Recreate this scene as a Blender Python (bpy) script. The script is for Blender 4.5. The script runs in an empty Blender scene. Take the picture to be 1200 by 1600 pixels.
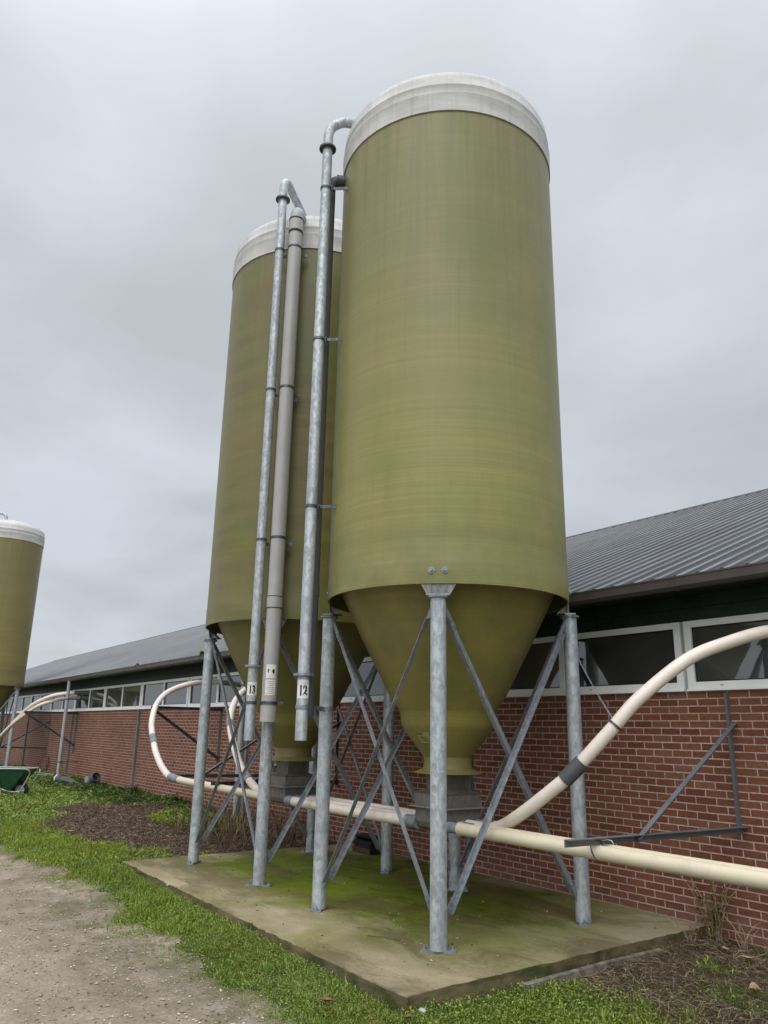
import bpy, math, random
import numpy as np
from mathutils import Vector, Matrix, noise as mnoise
random.seed(7); rng = np.random.default_rng(7)
S = bpy.context.scene
COL = S.collection
PI = math.pi

# ------------------------------------------------------------------ helpers
class G:
    def __init__(s): s.v = []; s.f = []
    def add(s, vs, fs):
        o = len(s.v); s.v += [tuple(p) for p in vs]; s.f += [tuple(i + o for i in f) for f in fs]
    def box(s, c, d, M=None):
        cx, cy, cz = c; hx, hy, hz = d[0]/2, d[1]/2, d[2]/2
        vs = [Vector((sx*hx, sy*hy, sz*hz)) for sz in (-1, 1) for sx, sy in ((-1,-1),(1,-1),(1,1),(-1,1))]
        if M is not None: vs = [M @ p for p in vs]
        s.add([(p[0]+cx, p[1]+cy, p[2]+cz) for p in vs], [(3,2,1,0),(4,5,6,7),(0,1,5,4),(1,2,6,5),(2,3,7,6),(3,0,4,7)])
    def bx(s, x0, x1, y0, y1, z0, z1): s.box(((x0+x1)/2, (y0+y1)/2, (z0+z1)/2), (x1-x0, y1-y0, z1-z0))
    def tube(s, path, r, n=12, caps=True, hollow=0):
        P = [Vector(p) for p in path]; m = len(P)
        rr = r if isinstance(r, (list, tuple)) else [r]*m
        T = []
        for i in range(m):
            a = P[max(i-1, 0)]; b = P[min(i+1, m-1)]; T.append((b-a).normalized())
        u = T[0].orthogonal().normalized(); vs = []
        for i in range(m):
            u = (u - T[i]*u.dot(T[i])).normalized(); w = T[i].cross(u)
            for k in range(n):
                a = 2*PI*k/n; vs.append(P[i] + (u*math.cos(a) + w*math.sin(a))*rr[i])
        fs = [(i*n+k, i*n+(k+1) % n, (i+1)*n+(k+1) % n, (i+1)*n+k) for i in range(m-1) for k in range(n)]
        if caps: fs += [tuple(range(n-1, -1, -1)), tuple((m-1)*n+k for k in range(n))]
        s.add(vs, fs)
    def lathe(s, prof, n=64, c=(0,0,0), a0=0, close=True):
        vs = []
        for r, z in prof:
            for k in range(n):
                a = a0 + 2*PI*k/n; vs.append((c[0]+r*math.cos(a), c[1]+r*math.sin(a), c[2]+z))
        m = len(prof)
        fs = [(i*n+k, i*n+(k+1) % n, (i+1)*n+(k+1) % n, (i+1)*n+k) for i in range(m-1) for k in range(n)]
        s.add(vs, fs)
    def prism(s, poly, axis_o, U, V, W, t):
        """poly in (u,v) plane, extruded by t along W"""
        o = Vector(axis_o); U = Vector(U); V = Vector(V); W = Vector(W)
        n = len(poly)
        vs = [o + U*a + V*b for a, b in poly] + [o + U*a + V*b + W*t for a, b in poly]
        fs = [tuple(range(n-1, -1, -1)), tuple(range(n, 2*n))] + [(i, (i+1) % n, n+(i+1) % n, n+i) for i in range(n)]
        s.add(vs, fs)
    def angle(s, p, q, U, V, w=.05, t=.006):
        """L-section bar from p to q, legs along U and V"""
        p = Vector(p); q = Vector(q); d = (q-p); L = d.length; d.normalize()
        U = Vector(U); U = (U - d*U.dot(d)).normalized(); V = Vector(V); V = (V - d*V.dot(d) - U*V.dot(U)).normalized()
        s.prism([(0,0),(w,0),(w,t),(t,t),(t,w),(0,w)], p, U, V, d, L)
    def flat(s, p, q, U, V, w, t):
        p = Vector(p); q = Vector(q); d = (q-p); L = d.length; d.normalize()
        U = Vector(U); U = (U - d*U.dot(d)).normalized(); V = Vector(V); V = (V - d*V.dot(d) - U*V.dot(U)).normalized()
        s.prism([(-w/2,-t/2),(w/2,-t/2),(w/2,t/2),(-w/2,t/2)], p, U, V, d, L)

def root_loc(p):
    v = Vector((0,0,0))
    while p is not None: v += p.location; p = p.parent
    return v
def obj(name, g, mat, parent=None, smooth=None, world=True):
    me = bpy.data.meshes.new(name)
    off = root_loc(parent) if (parent is not None and world) else Vector((0,0,0))
    me.from_pydata([(p[0]-off[0], p[1]-off[1], p[2]-off[2]) for p in g.v], [], g.f)
    if smooth is not None:
        me.polygons.foreach_set('use_smooth', [True]*len(me.polygons)); me.set_sharp_from_angle(angle=math.radians(smooth))
    me.materials.append(mat); me.update()
    o = bpy.data.objects.new(name, me); COL.objects.link(o)
    if parent is not None: o.parent = parent
    return o
def tag(o, label=None, cat=None, group=None, kind=None):
    if label: o['label'] = label
    if cat: o['category'] = cat
    if group: o['group'] = group
    if kind: o['kind'] = kind
    return o
def thing(name, loc, label, cat, group=None):
    o = bpy.data.objects.new(name, None); o.location = loc; o.empty_display_size = .2; COL.objects.link(o)
    return tag(o, label, cat, group)
def catmull(pts, n=10):
    P = [Vector(p) for p in pts]; P = [P[0]*2-P[1]] + P + [P[-1]*2-P[-2]]; out = []
    for i in range(1, len(P)-2):
        for k in range(n):
            t = k/n; a, b, c, d = P[i-1], P[i], P[i+1], P[i+2]
            out.append(.5*((2*b)+(c-a)*t+(2*a-5*b+4*c-d)*t*t+(3*b-a-3*c+d)*t**3))
    out.append(P[-2]); return out
def sm(a, b, x):
    t = np.clip((x-a)/(b-a), 0, 1); return t*t*(3-2*t)

# ------------------------------------------------------------------ materials
def new_mat(name):
    m = bpy.data.materials.new(name); m.use_nodes = True; nt = m.node_tree
    b = nt.nodes['Principled BSDF']; return m, nt, b
class N:
    """tiny node-graph writer"""
    def __init__(s, nt): s.nt = nt
    def n(s, t, **kw):
        x = s.nt.nodes.new(t)
        for k, v in kw.items(): setattr(x, k, v)
        return x
    def set(s, sock, v):
        if hasattr(v, 'is_output'): s.nt.links.new(v, sock)
        elif v is not None:
            try: sock.default_value = v
            except Exception: sock.default_value = tuple(v)+(1,)
    def coord(s, scale=(1,1,1), which='Object', loc=(0,0,0)):
        c = s.n('ShaderNodeTexCoord'); m = s.n('ShaderNodeMapping')
        s.nt.links.new(c.outputs[which], m.inputs['Vector']); m.inputs['Scale'].default_value = scale; m.inputs['Location'].default_value = loc
        return m.outputs[0]
    def pos(s, scale=(1,1,1), loc=(0,0,0)):
        c = s.n('ShaderNodeNewGeometry'); m = s.n('ShaderNodeMapping')
        s.nt.links.new(c.outputs['Position'], m.inputs['Vector']); m.inputs['Scale'].default_value = scale; m.inputs['Location'].default_value = loc
        return m.outputs[0]
    def noise(s, vec, scale=1, detail=4, rough=.55, dist=0):
        x = s.n('ShaderNodeTexNoise'); s.set(x.inputs['Vector'], vec); x.inputs['Scale'].default_value = scale
        x.inputs['Detail'].default_value = detail; x.inputs['Roughness'].default_value = rough; x.inputs['Distortion'].default_value = dist
        return x.outputs[0]
    def ramp(s, fac, stops, interp='LINEAR'):
        x = s.n('ShaderNodeValToRGB'); e = x.color_ramp.elements; x.color_ramp.interpolation = interp
        while len(e) < len(stops): e.new(.5)
        for el, (p, c) in zip(e, stops):
            el.position = p; el.color = (c, c, c, 1) if not hasattr(c, '__len__') else tuple(c)+(1,)
        s.set(x.inputs[0], fac); return x.outputs[0]
    def mix(s, fac, a, b, mode='MIX'):
        x = s.n('ShaderNodeMix', data_type='RGBA', blend_type=mode); x.clamp_factor = True
        s.set(x.inputs[0], fac); s.set(x.inputs[6], a); s.set(x.inputs[7], b); return x.outputs[2]
    def math(s, op, a, b=0.0, clamp=False):
        x = s.n('ShaderNodeMath', operation=op, use_clamp=clamp); s.set(x.inputs[0], a); s.set(x.inputs[1], b); return x.outputs[0]
    def sep(s, v):
        x = s.n('ShaderNodeSeparateXYZ'); s.set(x.inputs[0], v); return x.outputs
    def bump(s, h, strength=.3, dist=.01):
        x = s.n('ShaderNodeBump'); x.inputs['Strength'].default_value = strength; x.inputs['Distance'].default_value = dist
        s.set(x.inputs['Height'], h); return x.outputs[0]
    def attr(s, name):
        x = s.n('ShaderNodeAttribute', attribute_name=name); return x.outputs['Color']
def plain(name, col, rough=.5, metal=0, var=.12, scale=6, spec=.4, bump=0):
    m, nt, b = new_mat(name); k = N(nt); c = k.coord()
    nz = k.noise(c, scale, 5, .6)
    f = k.ramp(nz, [(.3, 1-var*1.6), (.7, 1+var)])
    b.inputs['Base Color'].default_value = (*col, 1)
    k.set(b.inputs['Base Color'], k.mix(1, tuple(col)+(1,), f, 'MULTIPLY'))
    b.inputs['Roughness'].default_value = rough; b.inputs['Metallic'].default_value = metal
    b.inputs['Specular IOR Level'].default_value = spec
    if bump: k.set(b.inputs['Normal'], k.bump(k.noise(c, scale*8, 4), bump, .004))
    return m

def grimy(name, col, rough=.36):
    m, nt, b = new_mat(name); k = N(nt)
    c = k.mix(k.ramp(k.noise(k.coord((2.5,2.5,2.5)), 1, 5, .6), [(.35,0),(.7,1)]), col, tuple(x*.86 for x in col))
    gr = k.ramp(k.noise(k.coord((9,9,9)), 1, 7, .72), [(.54,0),(.70,1)])
    up = k.ramp(k.sep(k.n('ShaderNodeNewGeometry').outputs['Normal'])[2], [(.5,.25),(1,1)])
    c = k.mix(k.math('MULTIPLY', k.math('MULTIPLY', gr, up), .6), c, tuple(x*f for x, f in zip(col, (.42,.44,.40))))
    sp = k.ramp(k.noise(k.coord((45,45,45)), 1, 4, .8), [(.66,0),(.72,1)])
    c = k.mix(k.math('MULTIPLY', sp, .5), c, (.12,.10,.07))
    k.set(b.inputs['Base Color'], c); k.set(b.inputs['Roughness'], k.ramp(gr, [(0,rough),(1,.7)])); return m
def grp(name, base, algae=.3, brown=.0, sheen=.42, ripple=0.0):
    """filament-wound fibreglass: fine hoop bands, vertical run-off streaks, algae"""
    m, nt, b = new_mat(name); k = N(nt)
    hoop = k.noise(k.coord((.25,.25,70)), 1, 3, .7)
    hoop2 = k.noise(k.coord((.3,.3,7)), 1, 4, .6)
    streak = k.noise(k.coord((22,22,.35)), 1, 4, .6)
    fine = k.noise(k.coord((24,24,.45), loc=(3,8,1)), 1, 5, .65)
    blot = k.noise(k.coord((.8,.8,.5)), 1, 3, .5)
    z = k.sep(k.coord())[2]
    c = k.mix(k.ramp(blot, [(.35, 0), (.7, 1)]), base, tuple(x*f for x, f in zip(base, (.93, 1.0, .93))))
    c = k.mix(k.math('MULTIPLY', k.ramp(hoop2, [(.35, 0), (.65, 1)]), .55), c, tuple(x*f for x, f in zip(base, (1.14, 1.11, 1.05))))
    c = k.mix(k.math('MULTIPLY', k.ramp(hoop, [(.35, 1), (.6, 0)]), .32), c, tuple(x*f for x, f in zip(base, (.72, .72, .68))))
    hoop3 = k.noise(k.coord((.2,.2,24)), 1, 3, .6)
    c = k.mix(k.math('MULTIPLY', k.ramp(hoop3, [(.40, 1), (.58, 0)]), .40), c, tuple(x*f for x, f in zip(base, (.76, .77, .74))))
    band = k.noise(k.coord((.12,.12,1.6), loc=(0,0,4)), 1, 4, .55)
    c = k.mix(k.math('MULTIPLY', k.ramp(band, [(.40, 1), (.60, 0)]), .45), c, tuple(x*f for x, f in zip(base, (.74, .80, .78))))
    if ripple:
        rp = k.math('MULTIPLY', k.ramp(k.noise(k.coord((.8,.8,6.5), loc=(1,3,2)), 1, 3, .5), [(.42, 0), (.58, 1)]), k.ramp(k.noise(k.coord((.7,.7,.35), loc=(4,9,2)), 1, 3, .5), [(.38, .1), (.6, 1)]))
        c = k.mix(k.math('MULTIPLY', rp, ripple), c, tuple(x*f for x, f in zip(base, (.58, .62, .50))))
    # run-off streaks, strongest under the cap
    top = k.ramp(k.math('DIVIDE', z, 8.0), [(.55, .16), (.82, .45), (.968, 1.0)])
    st = k.math('MULTIPLY', k.ramp(streak, [(.48, 0), (.72, 1)]), top)
    c = k.mix(k.math('MULTIPLY', st, .6), c, (.13, .115, .055))
    st2 = k.math('MULTIPLY', k.ramp(fine, [(.5, 0), (.75, 1)]), top)
    c = k.mix(k.math('MULTIPLY', st2, .50), c, (.34,.32,.20))
    drip = k.math('MULTIPLY', k.ramp(k.noise(k.coord((7,7,.16), loc=(5,2,7)), 1, 6, .68), [(.56, 0), (.66, 1)]), k.ramp(k.math('DIVIDE', z, 8.0), [(.70, 0), (.968, 1)]))
    c = k.mix(k.math('MULTIPLY', drip, .6), c, (.105,.092,.042))
    # chalky grey weathering, heaviest on the upper half; grey-green grime in patches above the bottom rim
    up = k.math('MULTIPLY', k.ramp(k.math('DIVIDE', z, 8.0), [(.50, 0), (.80, .9), (.97, 1)]), k.ramp(k.noise(k.coord((1.6,1.6,.3), loc=(2,5,0)), 1, 5, .6), [(.3,.55),(.65,1)]))
    c = k.mix(k.math('MULTIPLY', up, .62), c, (.150,.133,.060))
    rim = k.math('MULTIPLY', k.ramp(k.math('DIVIDE', z, 8.0), [(.365, 1), (.445, 0)]), k.ramp(k.noise(k.coord((2.2,2.2,2.2), loc=(6,5,0)), 1, 5, .65), [(.30,.2),(.62,1)]))
    c = k.mix(k.math('MULTIPLY', rim, .62), c, (.100,.100,.042))
    al = k.math('MULTIPLY', k.ramp(k.noise(k.coord((.9,.9,.45), loc=(3,1,2)), 1, 5, .6), [(.48, 0), (.68, 1)]), algae)
    c = k.mix(al, c, (.115, .15, .03))
    if brown:
        br = k.math('MULTIPLY', k.ramp(k.noise(k.coord((.6,.6,3.0), loc=(8,4,1)), 1, 4, .6), [(.42, 0), (.62, 1)]), brown)
        c = k.mix(br, c, (.15, .115, .05))
    k.set(b.inputs['Base Color'], c)
    b.inputs['Roughness'].default_value = sheen; b.inputs['Specular IOR Level'].default_value = .35
    hb = k.math('ADD', k.math('MULTIPLY', hoop, 1.0), k.math('MULTIPLY', k.noise(k.coord((3,3,14)), 1, 3), .8))
    k.set(b.inputs['Normal'], k.bump(hb, .22, .006))
    return m
M = {}
M['grp_a'] = grp('fibreglass_front', (.278,.250,.092), .5, .06)
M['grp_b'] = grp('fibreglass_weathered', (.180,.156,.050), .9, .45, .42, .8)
M['grp_c'] = grp('fibreglass_far', (.245,.198,.072), .10, .25)
M['cone'] = grp('fibreglass_hopper', (.268,.218,.050), .12, .0)
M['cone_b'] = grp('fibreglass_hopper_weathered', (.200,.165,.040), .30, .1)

def m_cap():
    m, nt, b = new_mat('chalky_white_cap'); k = N(nt)
    c = k.mix(k.ramp(k.noise(k.coord((2,2,9)), 1, 5, .65), [(.35, 0), (.7, 1)]), (.58,.565,.545), (.42,.41,.395))
    st = k.ramp(k.noise(k.coord((18,18,.8)), 1, 4, .6), [(.5, 0), (.75, 1)])
    c = k.mix(k.math('MULTIPLY', st, .4), c, (.245,.235,.215))
    sp = k.ramp(k.noise(k.coord((9,9,9)), 1, 7, .75), [(.62, 0), (.72, 1)])
    c = k.mix(k.math('MULTIPLY', sp, .35), c, (.14,.125,.1))
    k.set(b.inputs['Base Color'], c); b.inputs['Roughness'].default_value = .65
    k.set(b.inputs['Normal'], k.bump(k.noise(k.coord((3,3,60)), 1, 3), .2, .005))
    return m
M['cap'] = m_cap()

def galv(name, a, bcol, rough=.5, metal=.35, drips=True):
    m, nt, b = new_mat(name); k = N(nt)
    v = k.n('ShaderNodeTexVoronoi'); v.inputs['Scale'].default_value = 1; k.set(v.inputs['Vector'], k.coord((45,45,22)))
    w = k.noise(k.coord((17,17,9)), 1, 4, .6, 1.2)
    f = k.math('ADD', k.math('MULTIPLY', k.sep(v.outputs['Color'])[0], .35), k.math('MULTIPLY', k.ramp(w, [(.42, 0), (.60, 1)]), .65))
    c = k.mix(f, a, bcol)
    big = k.noise(k.coord((4,4,1.2)), 1, 4, .6)
    c = k.mix(k.math('MULTIPLY', k.ramp(big, [(.45, 0), (.75, 1)]), .35), c, tuple(x*.72 for x in a))
    k.set(b.inputs['Base Color'], c); b.inputs['Metallic'].default_value = metal
    k.set(b.inputs['Roughness'], k.ramp(f, [(0, rough+.08), (1, rough-.08)]))
    k.set(b.inputs['Normal'], k.bump(w, .15, .003))
    return m
M['galv'] = galv('galvanised_steel', (.27,.30,.32), (.52,.555,.575))
M['galv_dark'] = galv('galvanised_angle', (.165,.182,.205), (.29,.315,.345), .45, .4)
M['steel_dark'] = galv('dull_dark_steel', (.060,.067,.075), (.115,.125,.135), .5, .5)
M['steel_plate'] = galv('weathered_plate', (.15,.15,.145), (.25,.25,.24), .55, .3)
M['box_metal'] = galv('dusty_sheet_metal', (.115,.108,.095), (.165,.158,.142), .55, .35)
M['black_rubber'] = plain('black_rubber', (.02,.02,.02), .7)
M['pvc_grey'] = plain('grey_pvc', (.36,.355,.345), .38, 0, .06, 5)
M['pvc_dark'] = plain('dark_grey_pvc', (.075,.078,.085), .45, 0, .1, 5)
M['pvc_join'] = plain('blue_grey_pvc_sleeve', (.19,.22,.25), .5, 0, .25, 14)
M['pvc_cream'] = grimy('cream_pvc', (.66,.585,.43))
M['pvc_pink'] = grimy('pinkish_pvc', (.74,.655,.575), .4)
M['white_frame'] = plain('white_window_plastic', (.80,.81,.80), .35, 0, .05, 4)
M['gutter'] = plain('brown_grey_gutter', (.075,.066,.064), .35, 0, .12, 4)
M['siding'] = plain('dark_green_boards', (.017,.030,.026), .5, 0, .3, 5)
M['grey_post'] = plain('grey_painted_post', (.15,.165,.18), .5, .2, .15, 5)
M['downpipe'] = plain('light_grey_downpipe', (.33,.345,.35), .45, 0, .12, 5)
M['paper'] = plain('white_sticker', (.70,.70,.68), .5, 0, .05, 20)
M['ink'] = plain('black_ink', (.012,.012,.014), .5, 0, .05, 20)
M['ink_grey'] = plain('grey_print', (.36,.36,.35), .5, 0, .05, 20)
M['label_plate'] = plain('yellowed_plate', (.33,.30,.13), .4, 0, .2, 20)
M['label_ink'] = plain('plate_print', (.10,.10,.05), .4, 0, .2, 20)
M['tub_green'] = plain('green_barrow_tub', (.012,.06,.028), .4, 0, .2, 6)
M['barrow_tube'] = plain('barrow_steel_tube', (.42,.43,.42), .4, .5, .15, 9)
M['black_plastic'] = plain('black_plastic', (.010,.010,.011), .5, 0, .1, 6)
M['wood'] = plain('weathered_grey_wood', (.20,.18,.145), .8, 0, .4, 14, .2, .4)
M['inner_wood'] = plain('inside_timber', (.30,.21,.12), .7)
M['interior'] = plain('dim_interior', (.07,.065,.06), .8)
M['rust'] = plain('rusty_edge', (.10,.055,.035), .7, .1, .4, 18)

def m_brick():
    m, nt, b = new_mat('red_brick'); k = N(nt)
    p = k.sep(k.pos((1,1,1)))
    cb = k.n('ShaderNodeCombineXYZ'); k.set(cb.inputs[0], k.math('ADD', p[0], 40.0+.058)); k.set(cb.inputs[1], k.math('ADD', p[2], .0672*10))
    # slight wobble so courses are not ruled
    wob = k.noise(k.pos((1.3,1,1.6)), 1, 3)
    off = k.n('ShaderNodeVectorMath', operation='ADD'); k.set(off.inputs[0], cb.outputs[0])
    sc = k.n('ShaderNodeVectorMath', operation='SCALE'); sub = k.n('ShaderNodeVectorMath', operation='SUBTRACT')
    nn = k.n('ShaderNodeTexNoise'); k.set(nn.inputs['Vector'], k.pos((9,1,9))); sub.inputs[1].default_value = (.5,.5,.5)
    nt.links.new(nn.outputs['Color'], sub.inputs[0]); nt.links.new(sub.outputs[0], sc.inputs[0]); sc.inputs['Scale'].default_value = .005
    nt.links.new(sc.outputs[0], off.inputs[1])
    t = k.n('ShaderNodeTexBrick'); t.offset = .5; t.squash = 1; nt.links.new(off.outputs[0], t.inputs['Vector'])
    t.inputs['Scale'].default_value = 1; t.inputs['Mortar Size'].default_value = .0068; t.inputs['Mortar Smooth'].default_value = .25
    t.inputs['Bias'].default_value = -.1; t.inputs['Brick Width'].default_value = .2080; t.inputs['Row Height'].default_value = .0672
    t.inputs['Color1'].default_value = (0,0,0,1); t.inputs['Color2'].default_value = (1,1,1,1); t.inputs['Mortar'].default_value = (.5,.5,.5,1); t.inputs['Bias'].default_value = 0
    bc = k.ramp(t.outputs['Color'], [(.0,(.138,.047,.030)),(.20,(.165,.057,.035)),(.50,(.188,.067,.040)),(.78,(.208,.078,.046)),(.93,(.185,.080,.052)),(1.0,(.215,.095,.060))])
    mort = k.mix(k.ramp(k.noise(k.pos((2.2,2.2,3.5)), 1, 6, .7), [(.35,0),(.7,1)]), (.35,.285,.235), (.54,.45,.38))
    mort = k.mix(1, mort, k.ramp(k.noise(k.pos((60,60,60)), 1, 3, .7), [(.3,.78),(.7,1.12)]), 'MULTIPLY')
    c = k.mix(t.outputs['Fac'], bc, mort)
    g = k.noise(k.pos((22,22,55)), 1, 5, .65)
    c = k.mix(1, c, k.ramp(g, [(.28, .70), (.74, 1.24)]), 'MULTIPLY')
    big = k.noise(k.pos((.7,1,1.1)), 1, 4, .6)
    c = k.mix(k.math('MULTIPLY', k.ramp(big, [(.4, 0), (.75, 1)]), .30), c, (.075,.034,.025))
    # pale splash / efflorescence just above the slab
    low = k.ramp(k.math('ADD', p[2], .1), [(.03, 1), (.30, 0)])
    ef = k.math('MULTIPLY', low, k.ramp(k.noise(k.pos((5,5,9)), 1, 5, .7), [(.42, 0), (.68, 1)]))
    c = k.mix(k.math('MULTIPLY', ef, .6), c, (.24,.18,.155))
    k.set(b.inputs['Base Color'], c); b.inputs['Roughness'].default_value = .85; b.inputs['Specular IOR Level'].default_value = .2
    h = k.math('ADD', k.math('MULTIPLY', t.outputs['Fac'], -1.0), k.math('MULTIPLY', g, .35))
    k.set(b.inputs['Normal'], k.bump(h, .7, .006))
    return m
M['brick'] = m_brick()

def m_roof():
    """grey coated sheet: grime settled in the flats, rib crowns rain-washed and paler still for painted-in sky light"""
    m, nt, b = new_mat('grey_profiled_sheet'); k = N(nt)
    a = k.noise(k.pos((.5,.5,.5)), 1, 5, .6)
    c = k.mix(k.ramp(a, [(.35,0),(.7,1)]), (.066,.071,.076), (.094,.100,.105))
    st = k.noise(k.pos((14,.35,.35)), 1, 4, .6)
    c = k.mix(k.math('MULTIPLY', k.ramp(st, [(.5,0),(.75,1)]), .4), c, (.055,.057,.058))
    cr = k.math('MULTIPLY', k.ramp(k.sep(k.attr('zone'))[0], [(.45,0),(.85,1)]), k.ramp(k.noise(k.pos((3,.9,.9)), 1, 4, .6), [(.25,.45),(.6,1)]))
    c = k.mix(cr, c, (.25,.26,.27))  # pale crown tint puts the sky light caught by the ribs into colour
    k.set(b.inputs['Base Color'], c); b.inputs['Roughness'].default_value = .62; b.inputs['Specular IOR Level'].default_value = .14
    return m
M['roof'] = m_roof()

def m_glass():
    m, nt, b = new_mat('window_glass'); k = N(nt); nt.nodes.remove(b)
    tr = k.n('ShaderNodeBsdfTransparent'); tr.inputs[0].default_value = (.62,.66,.64,1)
    gl = k.n('ShaderNodeBsdfGlossy'); gl.inputs['Roughness'].default_value = .03; gl.inputs['Color'].default_value = (.9,.93,.95,1)
    k.set(gl.inputs['Normal'], k.bump(k.noise(k.pos((1.1,1,1.4)), 1, 2), .12, .03))
    fr = k.n('ShaderNodeFresnel'); fr.inputs[0].default_value = 2.35
    mx = k.n('ShaderNodeMixShader'); nt.links.new(fr.outputs[0], mx.inputs[0]); nt.links.new(tr.outputs[0], mx.inputs[1]); nt.links.new(gl.outputs[0], mx.inputs[2])
    df = k.n('ShaderNodeBsdfDiffuse'); df.inputs[0].default_value = (.30,.31,.31,1)
    m2 = k.n('ShaderNodeMixShader'); k.set(m2.inputs[0], k.ramp(k.noise(k.pos((2.2,1,3)), 1, 6, .65), [(.3,.05),(.7,.16)]))
    nt.links.new(mx.outputs[0], m2.inputs[1]); nt.links.new(df.outputs[0], m2.inputs[2])
    nt.links.new(m2.outputs[0], nt.nodes['Material Output'].inputs[0]); return m
M['glass'] = m_glass()

def m_slab():
    m, nt, b = new_mat('mossy_concrete'); k = N(nt); P = k.pos
    p = k.sep(P())
    c = k.mix(k.ramp(k.noise(P((1.4,1.4,1)), 1, 6, .62), [(.35,0),(.7,1)]), (.232,.185,.116), (.365,.302,.200))
    c = k.mix(1, c, k.ramp(k.noise(P((40,40,40)), 1, 4, .7), [(.3,.8),(.72,1.16)]), 'MULTIPLY')
    # pale worn patches
    pw = k.ramp(k.noise(P((.9,1.6,1), loc=(2.2,.4,0)), 1, 9, .68), [(.50,0),(.64,1)])
    c = k.mix(k.math('MULTIPLY', pw, .42), c, (.46,.39,.26))
    # thin yellow-green film elsewhere
    film = k.ramp(k.noise(P((.8,.8,1), loc=(4,4,0)), 1, 5, .6), [(.40,0),(.68,1)])
    film = k.math('MULTIPLY', film, k.ramp(k.math('DIVIDE', k.math('ADD', p[0], 6.0), 1.5), [(.2,1),(.85,.2)]))
    c = k.mix(k.math('MULTIPLY', film, .72), c, (.150,.145,.036))
    gz = k.math('MULTIPLY', k.ramp(k.math('DIVIDE', k.math('ADD', p[0], 6.0), 1.5), [(.3,0),(.95,1)]), k.ramp(k.math('DIVIDE', k.math('SUBTRACT', p[1], 4.2), 2.5), [(.1,.15),(.7,1)]))
    c = k.mix(k.math('MULTIPLY', gz, .65), c, (.31,.265,.20))
    # moss: broad zone between the legs towards the wall, drifting patches
    wob = k.noise(P((.8,.8,1), loc=(5,2,0)), 1, 5, .6)
    yy = k.math('ADD', p[1], k.math('MULTIPLY', k.math('SUBTRACT', wob, .5), 2.2))
    xx = k.math('ADD', p[0], k.math('MULTIPLY', k.math('SUBTRACT', k.noise(P((.7,.7,1), loc=(1,7,0)), 1, 4, .6), .5), 2.4))
    zy = k.ramp(k.math('DIVIDE', k.math('SUBTRACT', yy, 3.4), 3.5), [(.08,0),(.28,1),(.84,1),(.96,.25)])
    zx = k.ramp(k.math('DIVIDE', k.math('ADD', xx, 10.5), 6.2), [(.02,0),(.12,1),(.72,1),(1.0,.2)])
    moss = k.math('MULTIPLY', zy, zx)
    mt = k.ramp(k.noise(P((4.5,4.5,1), loc=(0,3,0)), 1, 10, .78), [(.30,.55),(.58,1)])
    moss = k.math('MULTIPLY', moss, mt)
    c = k.mix(k.math('MULTIPLY', moss, 1.1, True), c, (.098,.128,.006))
    dk = k.math('MULTIPLY', k.ramp(k.noise(P((1.0,2.6,1), loc=(9,3,0)), 1, 9, .68), [(.50,0),(.60,1)]), moss)
    c = k.mix(k.math('MULTIPLY', dk, .75), c, (.042,.060,.002))
    # damp stains with soft outlines
    wet = k.ramp(k.noise(P((.75,1.5,1), loc=(.3,8.6,0)), 1, 9, .58, .6), [(.52,0),(.575,1)])
    c = k.mix(k.math('MULTIPLY', wet, .55), c, (.105,.080,.042))
    wl = k.ramp(k.noise(P((.75,1.5,1), loc=(.3,8.6,0)), 1, 9, .58, .6), [(.495,0),(.512,1),(.53,0)])
    c = k.mix(k.math('MULTIPLY', wl, .35), c, (.07,.055,.03))
    # grit and pitting
    c = k.mix(k.math('MULTIPLY', k.ramp(k.noise(P((55,55,55)), 1, 5, .8), [(.60,0),(.70,1)]), .5), c, (.085,.07,.04))
    c = k.mix(k.math('MULTIPLY', k.ramp(k.noise(P((75,75,75), loc=(3,3,3)), 1, 4, .8), [(.62,0),(.72,1)]), .35), c, (.50,.43,.31))
    # sides: damp, mossy
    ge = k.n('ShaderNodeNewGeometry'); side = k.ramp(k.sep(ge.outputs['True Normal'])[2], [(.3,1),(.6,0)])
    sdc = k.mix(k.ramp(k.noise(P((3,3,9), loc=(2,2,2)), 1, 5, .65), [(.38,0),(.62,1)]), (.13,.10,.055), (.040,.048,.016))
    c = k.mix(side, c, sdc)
    k.set(b.inputs['Base Color'], c)
    k.set(b.inputs['Roughness'], k.ramp(wet, [(0,.85),(1,.5)])); b.inputs['Specular IOR Level'].default_value = .12
    k.set(b.inputs['Normal'], k.bump(k.noise(P((30,30,30)), 1, 6, .7), .35, .006))
    return m
M['slab'] = m_slab()

def m_ground():
    m, nt, b = new_mat('soil_and_litter'); k = N(nt); P = k.pos
    z = k.sep(k.attr('zone'))
    soil = k.mix(k.ramp(k.noise(P((6,6,6)), 1, 6, .7), [(.3,0),(.7,1)]), (.055,.040,.028), (.125,.095,.068))
    green = k.mix(k.ramp(k.noise(P((5,5,5)), 1, 6, .7), [(.3,0),(.7,1)]), (.035,.060,.010), (.085,.115,.022))
    lit = k.mix(k.ramp(k.noise(P((9,9,9)), 1, 6, .7), [(.3,0),(.7,1)]), (.045,.030,.022), (.13,.098,.066))
    c = k.mix(z[0], soil, green); c = k.mix(z[1], c, lit)
    k.set(b.inputs['Base Color'], c); b.inputs['Roughness'].default_value = .95; b.inputs['Specular IOR Level'].default_value = .1
    k.set(b.inputs['Normal'], k.bump(k.noise(P((25,25,25)), 1, 6, .7), .8, .02))
    return m
M['ground'] = m_ground()
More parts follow.
